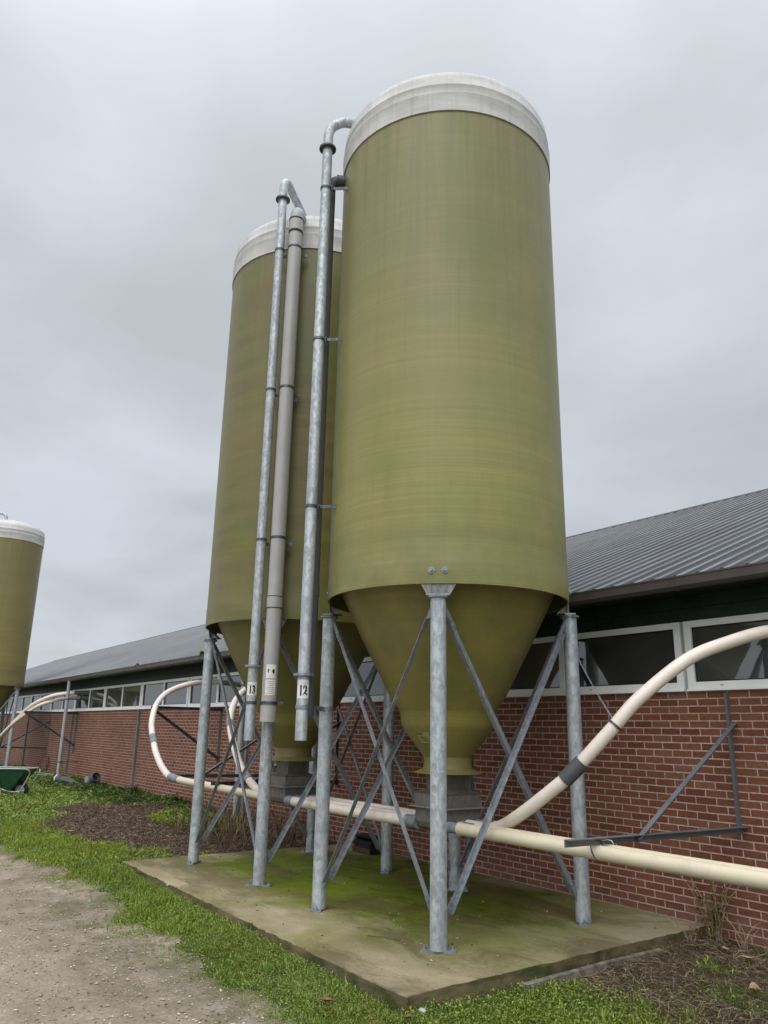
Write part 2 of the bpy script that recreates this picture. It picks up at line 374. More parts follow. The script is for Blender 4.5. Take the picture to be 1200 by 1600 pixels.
def m_path():
    m, nt, b = new_mat('compacted_dirt'); k = N(nt); P = k.pos
    c = k.mix(k.ramp(k.noise(P((.9,1.6,1)), 1, 6, .65), [(.35,0),(.68,1)]), (.255,.206,.157), (.440,.360,.282))
    c = k.mix(1, c, k.ramp(k.noise(P((28,28,28)), 1, 5, .75), [(.3,.72),(.7,1.20)]), 'MULTIPLY')
    v = k.n('ShaderNodeTexVoronoi'); k.set(v.inputs['Vector'], P((38,38,38))); v.inputs['Scale'].default_value = 1; v.inputs['Randomness'].default_value = 1
    peb = k.math('MULTIPLY', k.ramp(v.outputs['Distance'], [(.16,1),(.24,0)]), k.ramp(k.sep(v.outputs['Color'])[0], [(.55,0),(.6,1)]))
    c = k.mix(k.math('MULTIPLY', peb, .8), c, k.mix(k.sep(v.outputs['Color'])[1], (.22,.18,.15), (.52,.47,.40)))
    # algae film and moss towards the verge
    z = k.attr('zone')
    mo = k.math('MULTIPLY', k.sep(z)[0], k.ramp(k.noise(P((2.5,2.5,2)), 1, 6, .7), [(.38,0),(.62,1)]))
    c = k.mix(k.math('MULTIPLY', mo, .9), c, (.098,.098,.034))
    gr = k.ramp(k.noise(P((.7,1.0,1), loc=(3,3,0)), 1, 4, .6), [(.50,0),(.66,1)])
    c = k.mix(k.math('MULTIPLY', gr, .45), c, (.19,.165,.115))
    k.set(b.inputs['Base Color'], c); b.inputs['Roughness'].default_value = .9; b.inputs['Specular IOR Level'].default_value = .2
    h = k.math('ADD', k.math('MULTIPLY', peb, .5), k.noise(P((16,16,16)), 1, 7, .75))
    k.set(b.inputs['Normal'], k.bump(h, .85, .022))
    return m
M['path'] = m_path()
def m_leaf(name, rough=.55, trans=.3):
    m, nt, b = new_mat(name); k = N(nt); c = k.attr('tint')
    k.set(b.inputs['Base Color'], c); b.inputs['Roughness'].default_value = rough; b.inputs['Specular IOR Level'].default_value = .3
    if trans:
        t = k.n('ShaderNodeBsdfTranslucent'); k.set(t.inputs[0], c); mx = k.n('ShaderNodeMixShader'); mx.inputs[0].default_value = trans
        nt.links.new(b.outputs[0], mx.inputs[1]); nt.links.new(t.outputs[0], mx.inputs[2]); nt.links.new(mx.outputs[0], nt.nodes['Material Output'].inputs[0])
    return m
M['leaf'] = m_leaf('green_leaf'); M['straw'] = m_leaf('dry_straw', .8, .1); M['pebble'] = m_leaf('pebble', .8, 0)

# ------------------------------------------------------------------ silos
LEG = 1.197; ANG0 = math.radians(46.3)
RAD = 1.193
def silo(cx, cy, mat_tank, mat_cone, label, ground=0.0):
    t = thing('feed_silo', (cx, cy, ground), label, 'silo', 'green fibreglass feed silos')
    W = lambda g: g
    def put(name, g, mat, parent=None, smooth=None):
        return obj(name, g, mat, parent or t, smooth, world=False)
    g = G()
    prof = [(RAD-.012, 3.2), (RAD-.012, 2.828), (RAD+.004, 2.828), (RAD+.005, 3.04), (RAD+.001, 3.055)]
    prof += [(RAD, 3.055 + (7.76-3.055)*i/24) for i in range(1, 25)]
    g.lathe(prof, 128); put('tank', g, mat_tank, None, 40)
    g = G()
    g.lathe([(RAD-.01,7.70),(RAD-.01,7.755),(RAD+.014,7.757),(RAD+.016,7.97),(RAD+.018,7.975),(RAD+.018,7.985),(RAD+.006,7.995),(RAD+.006,8.085),(RAD+.009,8.09),(RAD+.009,8.10),(RAD+.002,8.11),(RAD-.002,8.20),(RAD-.018,8.255),(RAD-.055,8.305),(RAD-.11,8.345),(RAD-.17,8.365),(RAD-.2,8.368),(RAD-.215,8.38),(.84,8.455),(.6,8.53),(.3,8.59),(.02,8.61),(0.0,8.61)], 128)
    put('cap', g, M['cap'], None, 50)
    g = G()
    g.lathe([(1.178,3.15),(1.035,2.865),(.837,2.46),(.568,1.945),(.468,1.80),(.452,1.765),(.447,1.68),(.425,1.625),(.245,1.40),(.228,1.375),(.226,1.30),(.235,1.272),(.320,1.236),(.320,1.228),(.2,1.226)], 96)
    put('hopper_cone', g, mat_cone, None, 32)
    # legs
    pts = [(LEG*math.cos(ANG0+PI/2*k), LEG*math.sin(ANG0+PI/2*k)) for k in range(4)]
    for k, (x, y) in enumerate(pts):
        g = G(); g.tube([(x,y,.012),(x,y,1.3),(x,y,2.700)], .067, 24)
        rad = Vector((x, y, 0)).normalized(); tan = Vector((-rad.y, rad.x, 0))
        leg = put('leg', g, M['galv'], None, 40)
        b = G(); Mz = Matrix(((rad.x, tan.x, 0), (rad.y, tan.y, 0), (0, 0, 1)))
        # foot plate square to the camera-side diagonal, with anchor bolts
        b.box((x, y, .008), (.10, .27, .016), Mz)
        for sgn in (-1, 1):
            q = Vector((x, y, 0)) + tan*sgn*.108
            b.tube([(q.x,q.y,.016),(q.x,q.y,.044)], .008, 8); b.tube([(q.x,q.y,.016),(q.x,q.y,.030)], .017, 6)
        put('base_plate', b, M['galv_dark'], leg, 40)
        b = G(); b.lathe([(.0,2.7),(.092,2.7),(.092,2.716),(.0,2.716)], 24, (x, y, 0))
        b.box((x, y, 2.7245), (.10, .20, .016), Mz)
        put('top_plate', b, M['galv_dark'], leg, 40)
        b = G(); o = Vector((x, y, 2.733)) - rad*.028
        b.prism([(-.10,0),(.10,0),(.165,.115),(.165,.3),(-.165,.3),(-.165,.115)], o, tan, (0,0,1), rad, .010)
        for sgn in (-1, 0, 1):
            b.prism([(-.10,0),(.02,0),(.02,.10)], o+tan*sgn*.07-tan*.004, rad*-1 if False else rad, (0,0,1), tan, .008)
        put('hanger_bracket', b, M['steel_plate'], leg)
        b = G()
        for sgn in (-1, 1):
            a = math.atan2(y, x) + sgn*.058/RAD; q = Vector((math.cos(a), math.sin(a), 0))
            z = 2.945
            b.tube([(q.x*(RAD-.02), q.y*(RAD-.02), z), (q.x*(RAD+.012), q.y*(RAD+.012), z)], .029, 16)
            b.tube([(q.x*(RAD+.012), q.y*(RAD+.012), z), (q.x*(RAD+.030), q.y*(RAD+.030), z)], .015, 6)
        put('washer_bolt', b, M['galv_dark'], leg, 40)
    # X braces on the four sides
    for k in range(4):
        a = Vector((*pts[k], 0)); c = Vector((*pts[(k+1) % 4], 0)); d = (c-a).normalized(); out = ((a+c)/2).normalized()
        for s, (p, q) in enumerate(((a, c), (c, a))):
            e = (q-p).normalized(); side = out*(.004 if s == 1 else -.012)
            P0 = p + e*.112 + Vector((0,0,2.535)) + side; P1 = q - e*.112 + Vector((0,0,.245)) + side
            g = G(); g.angle(P0, P1, Vector((0,0,1)), out if s == 1 else -out, .041, .006)
            dd = (P1-P0).normalized()
            # bolted gusset straps reaching to the leg
            for pt, leg_c, sg in ((P0, p, -1), (P1, q, 1)):
                o_ = (Vector((0,0,1)) - dd*dd.z).normalized()*.024 + out*(-.004 if s == 1 else .004)
                g.flat(pt - dd*sg*.11 + o_, pt + dd*sg*.13 + o_, Vector((0,0,1)), out, .042, .007)
                for j in (.03, .075):
                    bq = pt - dd*sg*j + Vector((0,0,.0)); up = (Vector((0,0,1)) - dd*dd.z).normalized()*.026
                    g.tube([bq+up-out*.012, bq+up+out*.016], .010, 6)
            put('brace', g, M['galv_dark'])
    # discharge box
    g = G()
    def frustum(x0,y0,z0,x1,y1,z1):
        vs = [(sx*x0, sy*y0, z0) for sx, sy in ((-1,-1),(1,-1),(1,1),(-1,1))] + [(sx*x1, sy*y1, z1) for sx, sy in ((-1,-1),(1,-1),(1,1),(-1,1))]
        g.add(vs, [(3,2,1,0),(4,5,6,7),(0,1,5,4),(1,2,6,5),(2,3,7,6),(3,0,4,7)])
    frustum(.140,.140,1.085,.150,.150,1.226)
    g.bx(-.160,.160,-.160,.160,1.076,1.085)
    frustum(.222,.222,1.058,.160,.160,1.076)
    g.bx(-.222,.222,-.222,.222,.938,1.058)
    box = put('discharge_box', g, M['box_metal'])
    g = G(); g.bx(-.262,.262,-.258,.258,.926,.937); put('flange', g, M['steel_plate'], box)
    g = G()
    pr = [(-.21,.925),(-.21,.80),(-.19,.755),(-.14,.728),(.14,.728),(.19,.755),(.21,.80),(.21,.925)]
    g.prism(pr, (-.222,0,0), (0,1,0), (0,0,1), (1,0,0), .444)
    put('trough', g, M['box_metal'], box)
    g = G()
    g.bx(-.226,-.2225,-.226,.226,1.048,1.062); g.bx(.2225,.226,-.226,.226,1.048,1.062); g.bx(-.2224,.2224,-.226,-.2225,1.048,1.062)
    put('rust_trim', g, M['rust'], box)
    return t

A = (-5.936, 5.015); B = (-8.911, 5.010); Cc = (-29.8, 4.70)
sa = silo(*A, M['grp_a'], M['cone'], 'large olive green silo nearest the camera, with the pipe numbered 12')
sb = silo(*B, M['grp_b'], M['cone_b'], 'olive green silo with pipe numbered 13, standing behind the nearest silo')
scc = silo(*Cc, M['grp_c'], M['cone'], 'brownish green silo in the distance, cut off by the left picture edge')

def ring(g, c, r, z, h=.02, t=.006, n=24):
    g.lathe([(r, z-h/2), (r+t, z-h/2), (r+t, z+h/2), (r, z+h/2)], n, (c[0], c[1], 0))
def bend_path(x, y, z0, z1, cen, rb, run, rise=0, n=10):
    """straight up to z1, quarter bend towards cen, then a run"""
    d = Vector((cen[0]-x, cen[1]-y, 0)).normalized()
    p = [Vector((x,y,z0)), Vector((x,y,z0+.02)), Vector((x,y,z1-.02)), Vector((x,y,z1))]
    for i in range(1, n+1):
        a = PI/2*i/n; p.append(Vector((x,y,z1)) + d*(rb*(1-math.cos(a))) + Vector((0,0,rb*math.sin(a))))
    p.append(p[-1] + d*run + Vector((0,0,rise))); return p
def patch(g, c, r, z0, z1, a0, half, n=12):
    vs = []
    for z in (z0, z1):
        for i in range(n+1):
            a = a0 - half + 2*half*i/n; vs.append((c[0]+r*math.cos(a), c[1]+r*math.sin(a), z))
    g.add(vs, [(i, i+1, n+2+i, n+1+i) for i in range(n)])
def wrap_text(txt, size, c, r, zc, a0, mat, parent, squash=1.0, off=(0,0)):
    cu = bpy.data.curves.new('number', 'FONT'); cu.body = txt; cu.size = size; cu.align_x = 'CENTER'; cu.align_y = 'CENTER'; cu.offset = size*.045
    o = bpy.data.objects.new('tmp', cu); COL.objects.link(o); dg = bpy.context.evaluated_depsgraph_get(); dg.update()
    me = o.evaluated_get(dg).to_mesh(); vs = [v.co.copy() for v in me.vertices]; fs = [tuple(p.vertices) for p in me.polygons]
    o.to_mesh_clear(); bpy.data.objects.remove(o); bpy.data.curves.remove(cu)
    g = G(); out = []
    for v in vs:
        a = a0 + (v.x*squash+off[0])/r; out.append((c[0]+r*math.cos(a), c[1]+r*math.sin(a), zc+v.y+off[1]))
    g.add(out, fs); return obj('number', g, mat, parent)
def cam_ang(c): return math.atan2(-c[1], -c[0])
def stickers(pipe, c, r, z0, z1, num, fs):
    a0 = cam_ang(c); g = G(); patch(g, c, r+.0015, z0, z1, a0, 1.15)
    st = obj('number_sticker', g, M['paper'], pipe, 40)
    wrap_text(num, fs, c, r+.003, z0+(z1-z0)*.40, a0, M['ink'], pipe, .66)
    g = G(); patch(g, c, r+.003, z0+(z1-z0)*.80, z0+(z1-z0)*.815, a0, 1.1); obj('sticker_line', g, M['ink_grey'], pipe)
def clamp(parent, c, r, z, to=None, extra=None):
    g = G(); ring(g, c, r, z, .028, .007)
    if to is not None:
        p = Vector((c[0], c[1], z)); q = Vector((to[0], to[1], z)); d = (q-p).normalized()
        g.flat(p+d*r, q, (0,0,1), Vector((0,0,1)).cross(d), .035, .008)
        e = Vector((0,0,1)).cross(d)
        g.tube([p+d*(r+.025)-e*.05, p+d*(r+.025)+e*.05], .008, 6)
    return obj('clamp', g, M['steel_dark'], parent, 40)
def tank_pt(cen, c):
    d = Vector((c[0]-cen[0], c[1]-cen[1])).normalized()*RAD; return (cen[0]+d.x, cen[1]+d.y)

# ---- pipe 12 and its dark return pipe on the front silo
c12 = (-6.419, 3.680); r12 = .0555
g = G(); g.tube(bend_path(*c12, 1.504, 8.12, A, .26, .62, -.02), r12, 20)
p12 = obj('fill_pipe', g, M['galv'], sa, 40)
for z in (7.955, 2.09):
    g = G(); ring(g, c12, r12-.002, z, .022, .042); obj('pipe_flange', g, M['steel_dark'] if z > 5 else M['galv_dark'], p12, 40)
for z in (7.42, 5.55, 3.72): clamp(p12, c12, r12, z, tank_pt(A, (-6.30,3.72)))
legL = (A[0]+LEG*math.cos(ANG0+PI), A[1]+LEG*math.sin(ANG0+PI)); 
g = G(); zc = 1.80; ring(g, c12, r12, zc, .035, .008)
g.flat((c12[0], c12[1]-.0, zc), (legL[0], legL[1], zc), (0,0,1), (1,0,0), .04, .012); ring(g, legL, .067, zc, .04, .008)
obj('clamp', g, M['galv_dark'], p12, 40)
stickers(p12, c12, r12, 1.875, 2.045, '12', .128)
c12b = (-6.510, 3.784); r12b = .066
g = G(); g.tube(bend_path(*c12b, 1.712, 7.52, A, .12, .12), r12b, 20)
q = obj('return_pipe', g, M['pvc_dark'], sa, 40)
g = G(); ring(g, c12b, r12b, 2.9, .10, .006); obj('sleeve', g, M['pvc_dark'], q, 40)
g = G(); d = Vector((A[0]-c12b[0], A[1]-c12b[1], 0)).normalized(); e = Vector((c12b[0], c12b[1], 7.64)) + d*.07
g.tube([e, e+d*.2], r12b+.010, 20); obj('elbow_socket', g, M['pvc_dark'], q, 40)
g = G(); g.tube([e+d*.11, e+d*.175], r12b+.013, 20); obj('white_collar', g, M['paper'], q, 40)

# ---- pipe 13 and the wide grey plastic pipe on the second silo
c13 = (-8.000, 3.938); r13 = .0555
g = G(); g.tube(bend_path(*c13, 1.475, 8.56, B, .17, 1.1, -.10), r13, 20)
p13 = obj('fill_pipe', g, M['galv'], sb, 40)
for z in (8.375, 2.27):
    g = G(); ring(g, c13, r13-.002, z, .022, .042); obj('pipe_flange', g, M['steel_dark'] if z > 5 else M['galv_dark'], p13, 40)
stickers(p13, c13, r13, 1.952, 2.095, '13', .118)
cpl = (-7.868, 4.088); rpl = .086
g = G(); g.tube(bend_path(*cpl, 1.673, 8.08, B, .12, .25), rpl, 24)
ppl = obj('exhaust_pipe', g, M['pvc_grey'], sb, 40)
g = G(); ring(g, cpl, rpl, 7.97, .20, .006); d = Vector((B[0]-cpl[0], B[1]-cpl[1], 0)).normalized()
obj('elbow_socket', g, M['pvc_grey'], ppl, 40)
for rr_, z_, h_, t_ in ((rpl+.006,8.04,.018,.004),(rpl,7.85,.026,.006)):
    g = G(); ring(g, cpl, rr_, z_, h_, t_); obj('seal_ring', g, M['black_rubber'], ppl, 40)
g = G(); ring(g, cpl, rpl, 1.76, .17, .005); obj('end_socket', g, M['pvc_grey'], ppl, 40)
g = G(); ring(g, cpl, rpl, 2.985, .13, .005); obj('sleeve', g, M['pvc_grey'], ppl, 40)
for z_ in (3.05, 2.92):
    g = G(); ring(g, cpl, rpl+.004, z_, .008, .003); obj('seal_ring', g, M['black_rubber'], ppl, 40)
for z in (7.60, 5.62, 3.72):
    tp = tank_pt(B, cpl)
    clamp(ppl, cpl, rpl, z+.02, tp)
    clamp(p13, c13, r13, z, None)
    g = G(); dx = Vector((cpl[0]-c13[0], cpl[1]-c13[1], 0)).normalized(); a = Vector((*c13, z-.03)) - dx*.09; b_ = Vector((*cpl, z-.03)) + dx*.15
    nrm = Vector((0,0,1)).cross(dx)
    if nrm.dot(Vector((B[0]-cpl[0], B[1]-cpl[1], 0))) < 0: nrm = -nrm
    g.flat(a+nrm*.095, b_+nrm*.095, (0,0,1), nrm, .04, .01); obj('cross_bar', g, M['steel_dark'], ppl)
    g = G(); g.flat(Vector((*cpl, z-.10)) - dx*.11 + nrm*.10, Vector((*cpl, z-.10)) + dx*.11 + nrm*.10, (0,0,1), nrm, .04, .01)
    g.flat(Vector((*cpl, z-.10)) + nrm*.10, Vector((tp[0], tp[1], z-.10)), (0,0,1), dx, .04, .01); obj('tank_bracket', g, M['steel_dark'], ppl)
g = G(); ring(g, cpl, rpl+.004, 1.875, .03, .008); ring(g, c13, r13, 1.875, .03, .008)
dx = Vector((cpl[0]-c13[0], cpl[1]-c13[1], 0)).normalized(); g.flat(Vector((*c13, 1.875))-dx*.06-dx.cross(Vector((0,0,1)))*0, Vector((*cpl,1.875))+dx*.16, (0,0,1), dx.cross(Vector((0,0,1))), .03, .012)
obj('clamp', g, M['steel_dark'], ppl, 40)
# stickers on the wide pipe: pictogram square above, small print below
a0 = cam_ang(cpl) + .06; rs = rpl+.0015
g = G(); patch(g, cpl, rs, 2.135, 2.285, a0, .66); obj('pictogram_sticker', g, M['paper'], ppl, 40)
g = G(); patch(g, cpl, rs, 1.955, 2.122, a0, .66); obj('small_print_sticker', g, M['paper'], ppl, 40)
g = G()
for cx_, w_, h_, dz in ((-.030, .008, .050, .0), (.026, .015, .055, -.006)):
    vs = []; n = 14
    for i in range(n):
        t = 2*PI*i/n; u = cx_ + w_*math.cos(t)*(1 if math.sin(t) > 0 else .75); vs.append((u, 2.215+dz+h_/2*math.sin(t)))
    g.add([(cpl[0]+(rpl+.003)*math.cos(a0+u/rpl), cpl[1]+(rpl+.003)*math.sin(a0+u/rpl), z) for u, z in vs], [tuple(range(n))])
obj('pictogram', g, M['ink'], ppl)
g = G()
for i in range(7):
    z = 1.972 + i*.021; hw = (.56, .40, .5, .52, .36, .5, .46)[i]; patch(g, cpl, rpl+.003, z, z+.0065, a0, hw)
obj('print_line', g, M['ink_grey'], ppl)
# rating plate on the front silo's lower cone
g = G(); g2 = G()
def cone_r(z): return .425 + (z-1.625)*(.425-.245)/(1.625-1.40)
aP = cam_ang((A[0],A[1])) - .62
def cone_patch(g, z0, z1, a_0, hw, lift):
    vs = []
    for z in (z0, z1):
        for i in range(5):
            a = a_0 - hw + 2*hw*i/4; r = cone_r(z)+lift; vs.append((A[0]+r*math.cos(a), A[1]+r*math.sin(a), z))
    g.add(vs, [(i, i+1, 6+i, 5+i) for i in range(4)])
cone_patch(g, 1.50, 1.60, aP, .19, .004); pl = obj('rating_plate', g, M['label_plate'], sa, 40)
for z0, z1, da, hw in ((1.575,1.592,.08,.09),(1.552,1.556,0,.14),(1.540,1.544,0,.14),(1.528,1.532,0,.12),(1.515,1.519,0,.14)): cone_patch(g2, z0, z1, aP-da, hw, .006)
obj('plate_print', g2, M['label_ink'], pl)
# fill pipe of the distant silo
cC = (Cc[0]+.35, Cc[1]-.55)
g = G(); d = Vector((-.5,-.6,0)).normalized()
pp = [Vector((Cc[0]+.28, Cc[1]-.2, 8.45)), Vector((Cc[0]+.28, Cc[1]-.2, 8.62))]
for i in range(1, 9):
    a = PI/2*i/8; pp.append(pp[1] + Vector((0,0,.2*math.sin(a))) + d*.2*(1-math.cos(a)))
pp.append(pp[-1]+d*1.0)
for i in range(1, 9):
    a = PI/2*i/8; pp.append(pp[10] + d*.2*math.sin(a) - Vector((0,0,.2*(1-math.cos(a)))))
pp.append(pp[-1]-Vector((0,0,6.5)))
g.tube(pp, .055, 12); obj('fill_pipe', g, M['galv'], scc, 40)

# ------------------------------------------------------------------ feed tubes between the silos and into the barn
ZP = .782
def tube_thing(name, pts, r, mat, label, cat='feed tube', group='cream feed tubes', sleeves=(), n=10, extra=None):
    path = catmull(pts, n); t = thing(name, tuple(path[0]), label, cat, group)
    g = G(); g.tube(path, r, 18); obj('tube', g, mat, t, 60)
    for s, L in sleeves:
        i = int(s*(len(path)-1)); j = i
        seg = [path[i]]
        while j < len(path)-1 and (path[j]-path[i]).length < L: j += 1; seg.append(path[j])
        g = G(); g.tube(seg, r+.006, 18); obj('sleeve', g, M['pvc_join'], t, 60)
    return t
ys = (4.840, 4.955, 5.070, 5.185)
for i, y in enumerate(ys):
    t = tube_thing('feed_tube', [(-8.66,y,ZP),(-7.4,y,ZP+(.004 if i % 2 else -.008)),(-6.19,y,ZP)], .052, M['pvc_pink'],
        ['pinkish feed tube between the two silo boxes, nearest of four side by side','pinkish feed tube between the silo boxes, second from the front','pinkish feed tube between the silo boxes, third from the front','pinkish feed tube between the silo boxes, farthest and nearest the wall'][i], group='pinkish tubes between the two discharge boxes')
    for xa, xb in ((-8.69,-8.54),(-6.33,-6.157)):
        g = G(); g.tube([(xa,y,ZP),(xb,y,ZP)], .0575, 18); obj('sleeve', g, M['pvc_join'], t, 60)
for i, (y, x0, x1) in enumerate(((4.840,-5.56,2.5),(4.955,-5.46,2.5))):
    t = tube_thing('feed_tube', [(x0,y,ZP),(-3.,y,ZP-.006),(x1,y,ZP)], .052, M['pvc_cream'],
        ['straight cream feed tube running right from the front silo, nearer of the pair','straight cream feed tube running right from the front silo, behind its twin'][i], group='straight cream tubes to the right')
    g = G(); g.tube([(-5.715,y,ZP),(x0+.03,y,ZP)], .047, 18); obj('sleeve', g, M['pvc_join'], t, 60)
    g = G(); g.tube([(x0-.004,y,ZP),(x0+.006,y,ZP)], .056, 18); obj('rim', g, M['pvc_cream'], t, 60)
tR = [(-5.715,5.07,ZP),(-5.45,5.06,ZP),(-5.22,5.02,.830),(-4.903,4.98,.978),(-4.633,5.02,1.161),(-4.468,5.08,1.302),(-4.184,5.25,1.645),(-4.015,5.42,1.898),(-3.769,5.75,2.21),(-3.57,6.05,2.358),(-3.398,6.35,2.455),(-3.25,6.74,2.50),(-3.22,6.95,2.5)]
path = catmull(tR, 10)
t = thing('feed_tube', tR[0], 'thick pinkish feed tube curving up from the front silo to the right window', 'feed tube', 'bent feed tubes rising into the barn windows')
g = G(); g.tube(path, .053, 20); obj('tube', g, M['pvc_pink'], t, 60)
g = G(); g.tube([p for p in path if 1.235 < p.z < 1.40 and p.y < 5.3], .064, 20); obj('sleeve', g, M['pvc_dark'], t, 60)
g = G(); k = [p for p in path if 1.64 < p.z < 1.70]
i = min(range(len(path)), key=lambda i: abs(path[i].z-1.66)); g.tube([path[i], path[i]+(path[i+1]-path[i]).normalized()*.018], .061, 20); obj('tie_ring', g, M['steel_dark'], t, 60)
tie_at = path[i].copy()
# short capped grey stub next to it
t = thing('pipe_stub', (-5.715,5.18,ZP), 'short grey capped stub with a pale ring on the front silo box', 'pipe stub')
g = G(); g.tube([(-5.715,5.18,ZP),(-5.46,5.18,ZP)], .050, 18); obj('stub', g, M['pvc_join'], t, 60)
g = G(); g.tube([(-5.47,5.18,ZP),(-5.45,5.18,ZP)], .060, 18); obj('ring', g, M['pvc_pink'], t, 60)

tL = [(-9.13,4.84,ZP),(-9.6,4.84,ZP),(-11.0,4.845,ZP+.015),(-12.4,4.85,.825),(-12.9,4.86,.925),(-13.4,4.902,1.137),(-13.8,4.967,1.358),(-14.4,5.116,1.661),(-14.9,5.357,2.018),(-15.1,5.661,2.275),(-15.2,6.148,2.45),(-15.33,6.60,2.50),(-15.36,6.95,2.52)]
path = catmull(tL, 10)
t = thing('feed_tube', tL[0], 'white feed tube looping up beside the upper left bracket into a window', 'feed tube', 'bent feed tubes rising into the barn windows')
g = G(); g.tube(path[:31], .052, 18); obj('tube', g, M['pvc_cream'], t, 60)
g = G(); g.tube(path[30:], .053, 18); obj('bend', g, M['pvc_pink'], t, 60)
for i0, i1 in ((28,33),(58,64)):
    g = G(); g.tube(path[i0:i1], .059, 18); obj('sleeve', g, M['pvc_join'], t, 60)
tL2 = [(-9.13,4.955,ZP),(-9.6,4.945,.81),(-10.,4.972,.924),(-10.5,5.056,1.106),(-11.3,5.272,1.486),(-11.8,5.46,1.774),(-12.2,5.717,2.039),(-12.4,5.998,2.245),(-12.55,6.40,2.38),(-12.65,6.95,2.42)]
path = catmull(tL2, 10)
t = thing('feed_tube', tL2[0], 'pinkish feed tube bending up behind the pipe numbered 13', 'feed tube', 'bent feed tubes rising into the barn windows')
g = G(); g.tube(path, .053, 18); obj('tube', g, M['pvc_pink'], t, 60)
for i0, i1 in ((20,24),(44,48)):
    g = G(); g.tube(path[i0:i1], .058, 18); obj('sleeve', g, M['pvc_join'], t, 60)
tF = [(-29.57,4.62,ZP),(-29.0,4.64,.82),(-28.2,4.85,1.02),(-27.6,5.084,1.28),(-26.9,5.254,1.722),(-26.2,5.512,2.164),(-25.7,5.92,2.436),(-25.4,6.395,2.544),(-25.05,6.66,2.555),(-24.8,6.80,2.55),(-24.7,6.95,2.55)]
path = catmull(tF, 8)
t = thing('feed_tube', tF[0], 'far white feed tube arching from the distant silo to a window, upper of two', 'feed tube', 'bent feed tubes rising into the barn windows')
g = G(); g.tube(path, .055, 14); obj('tube', g, M['pvc_pink'], t, 60)
g = G(); g.tube(path[-22:], .063, 14); obj('sleeve', g, M['pvc_dark'], t, 60)
tF2 = [(-29.57,4.78,ZP),(-28.9,4.80,.80),(-28.0,4.95,1.05),(-27.2,5.10,1.45),(-26.7,5.298,1.76),(-25.95,5.63,2.14),(-25.75,6.1,2.33),(-25.85,6.6,2.42),(-25.9,6.95,2.43)]
path = catmull(tF2, 8)
t = thing('feed_tube', tF2[0], 'far white feed tube from the distant silo, lower of the two arching together', 'feed tube', 'bent feed tubes rising into the barn windows')
g = G(); g.tube(path, .052, 14); obj('tube', g, M['pvc_pink'], t, 60)

# ------------------------------------------------------------------ barn
WY = 6.783; XB0, XB1 = -64.0, 8.0; SB = 2.017; SH = 2.681; BACK = 22.8
barn = thing('barn', (-5, WY, 0), 'long low brick barn with a grey corrugated roof and a band of windows', 'barn')
g = G(); g.bx(XB0, XB1, WY, WY+.22, -.5, SB); obj('brick_wall', g, M['brick'], barn)
g = G()
for i in range(3):
    z0 = SH + .003 + i*.125; g.prism([(WY-.012,z0),(WY+.14,z0),(WY+.14,z0+.122),(WY+.006,z0+.122)], (XB0,0,0), (0,1,0), (0,0,1), (1,0,0), XB1-XB0)
obj('board_cladding', g, M['siding'], barn)
g = G(); g.bx(XB0, XB1, 6.325, WY-.014, 2.952, 2.960); obj('soffit', g, M['siding'], barn)
# profiled roof sheets
EY, EZ, RY, RZ = 6.30, 3.005, 14.783, 6.37
pit = .2355; g = G(); xs = []
x = -5.351 - pit*248
nx_, nz_ = -(RZ-EZ), (RY-EY); ln = math.hypot(nx_, nz_); ny_, nzz = nx_/ln, nz_/ln
while x < XB1:
    for dx_, h in ((-.026,0),(-.011,.027),(.011,.027),(.026,0)): xs.append((x+dx_, h))
    x += pit
rows = [(EY-.01, EZ-.004), ((EY+RY)/2, (EZ+RZ)/2), (RY, RZ)]
vs = []
for (yy, zz) in rows:
    for x_, h in xs: vs.append((x_, yy+ny_*h, zz+nzz*h))
n = len(xs); fs = [(r*n+i, r*n+i+1, (r+1)*n+i+1, (r+1)*n+i) for r in range(2) for i in range(n-1)]
g.add(vs, fs)
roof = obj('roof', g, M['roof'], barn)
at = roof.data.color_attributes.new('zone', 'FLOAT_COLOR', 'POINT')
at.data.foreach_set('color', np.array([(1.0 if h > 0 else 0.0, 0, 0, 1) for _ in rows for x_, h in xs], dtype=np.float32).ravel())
g = G(); g.prism([(0,0),(8.5,-3.37),(8.5,-3.40),(0,-.03)], (XB0-.4, RY, RZ), (0,1,0), (0,0,1), (1,0,0), XB1-XB0+.4)
obj('rear_roof', g, M['roof'], barn)
g = G(); g.prism([(EY+.02,EZ-.05),(RY,RZ-.05),(RY,RZ-.08),(EY+.02,EZ-.08)], (XB0,0,0), (0,1,0), (0,0,1), (1,0,0), XB1-XB0); obj('roof_deck', g, M['siding'], barn)
g = G(); g.prism([(RY-.25,RZ-.115),(RY-.24,RZ-.062),(RY,RZ+.040),(RY+.24,RZ-.062),(RY+.25,RZ-.115)], (XB0-.4,0,0), (0,1,0), (0,0,1), (1,0,0), XB1-XB0+.4); obj('ridge_cap', g, M['roof'], barn)
g = G()   # black foam fillers in the rib ends
x = -5.351 - pit*70
while x < XB1:
    g.tube([(x, EY-.035, EZ+.010), (x, EY+.01, EZ+.014)], .019, 8); x += pit
obj('rib_filler', g, M['black_rubber'], roof, 40)
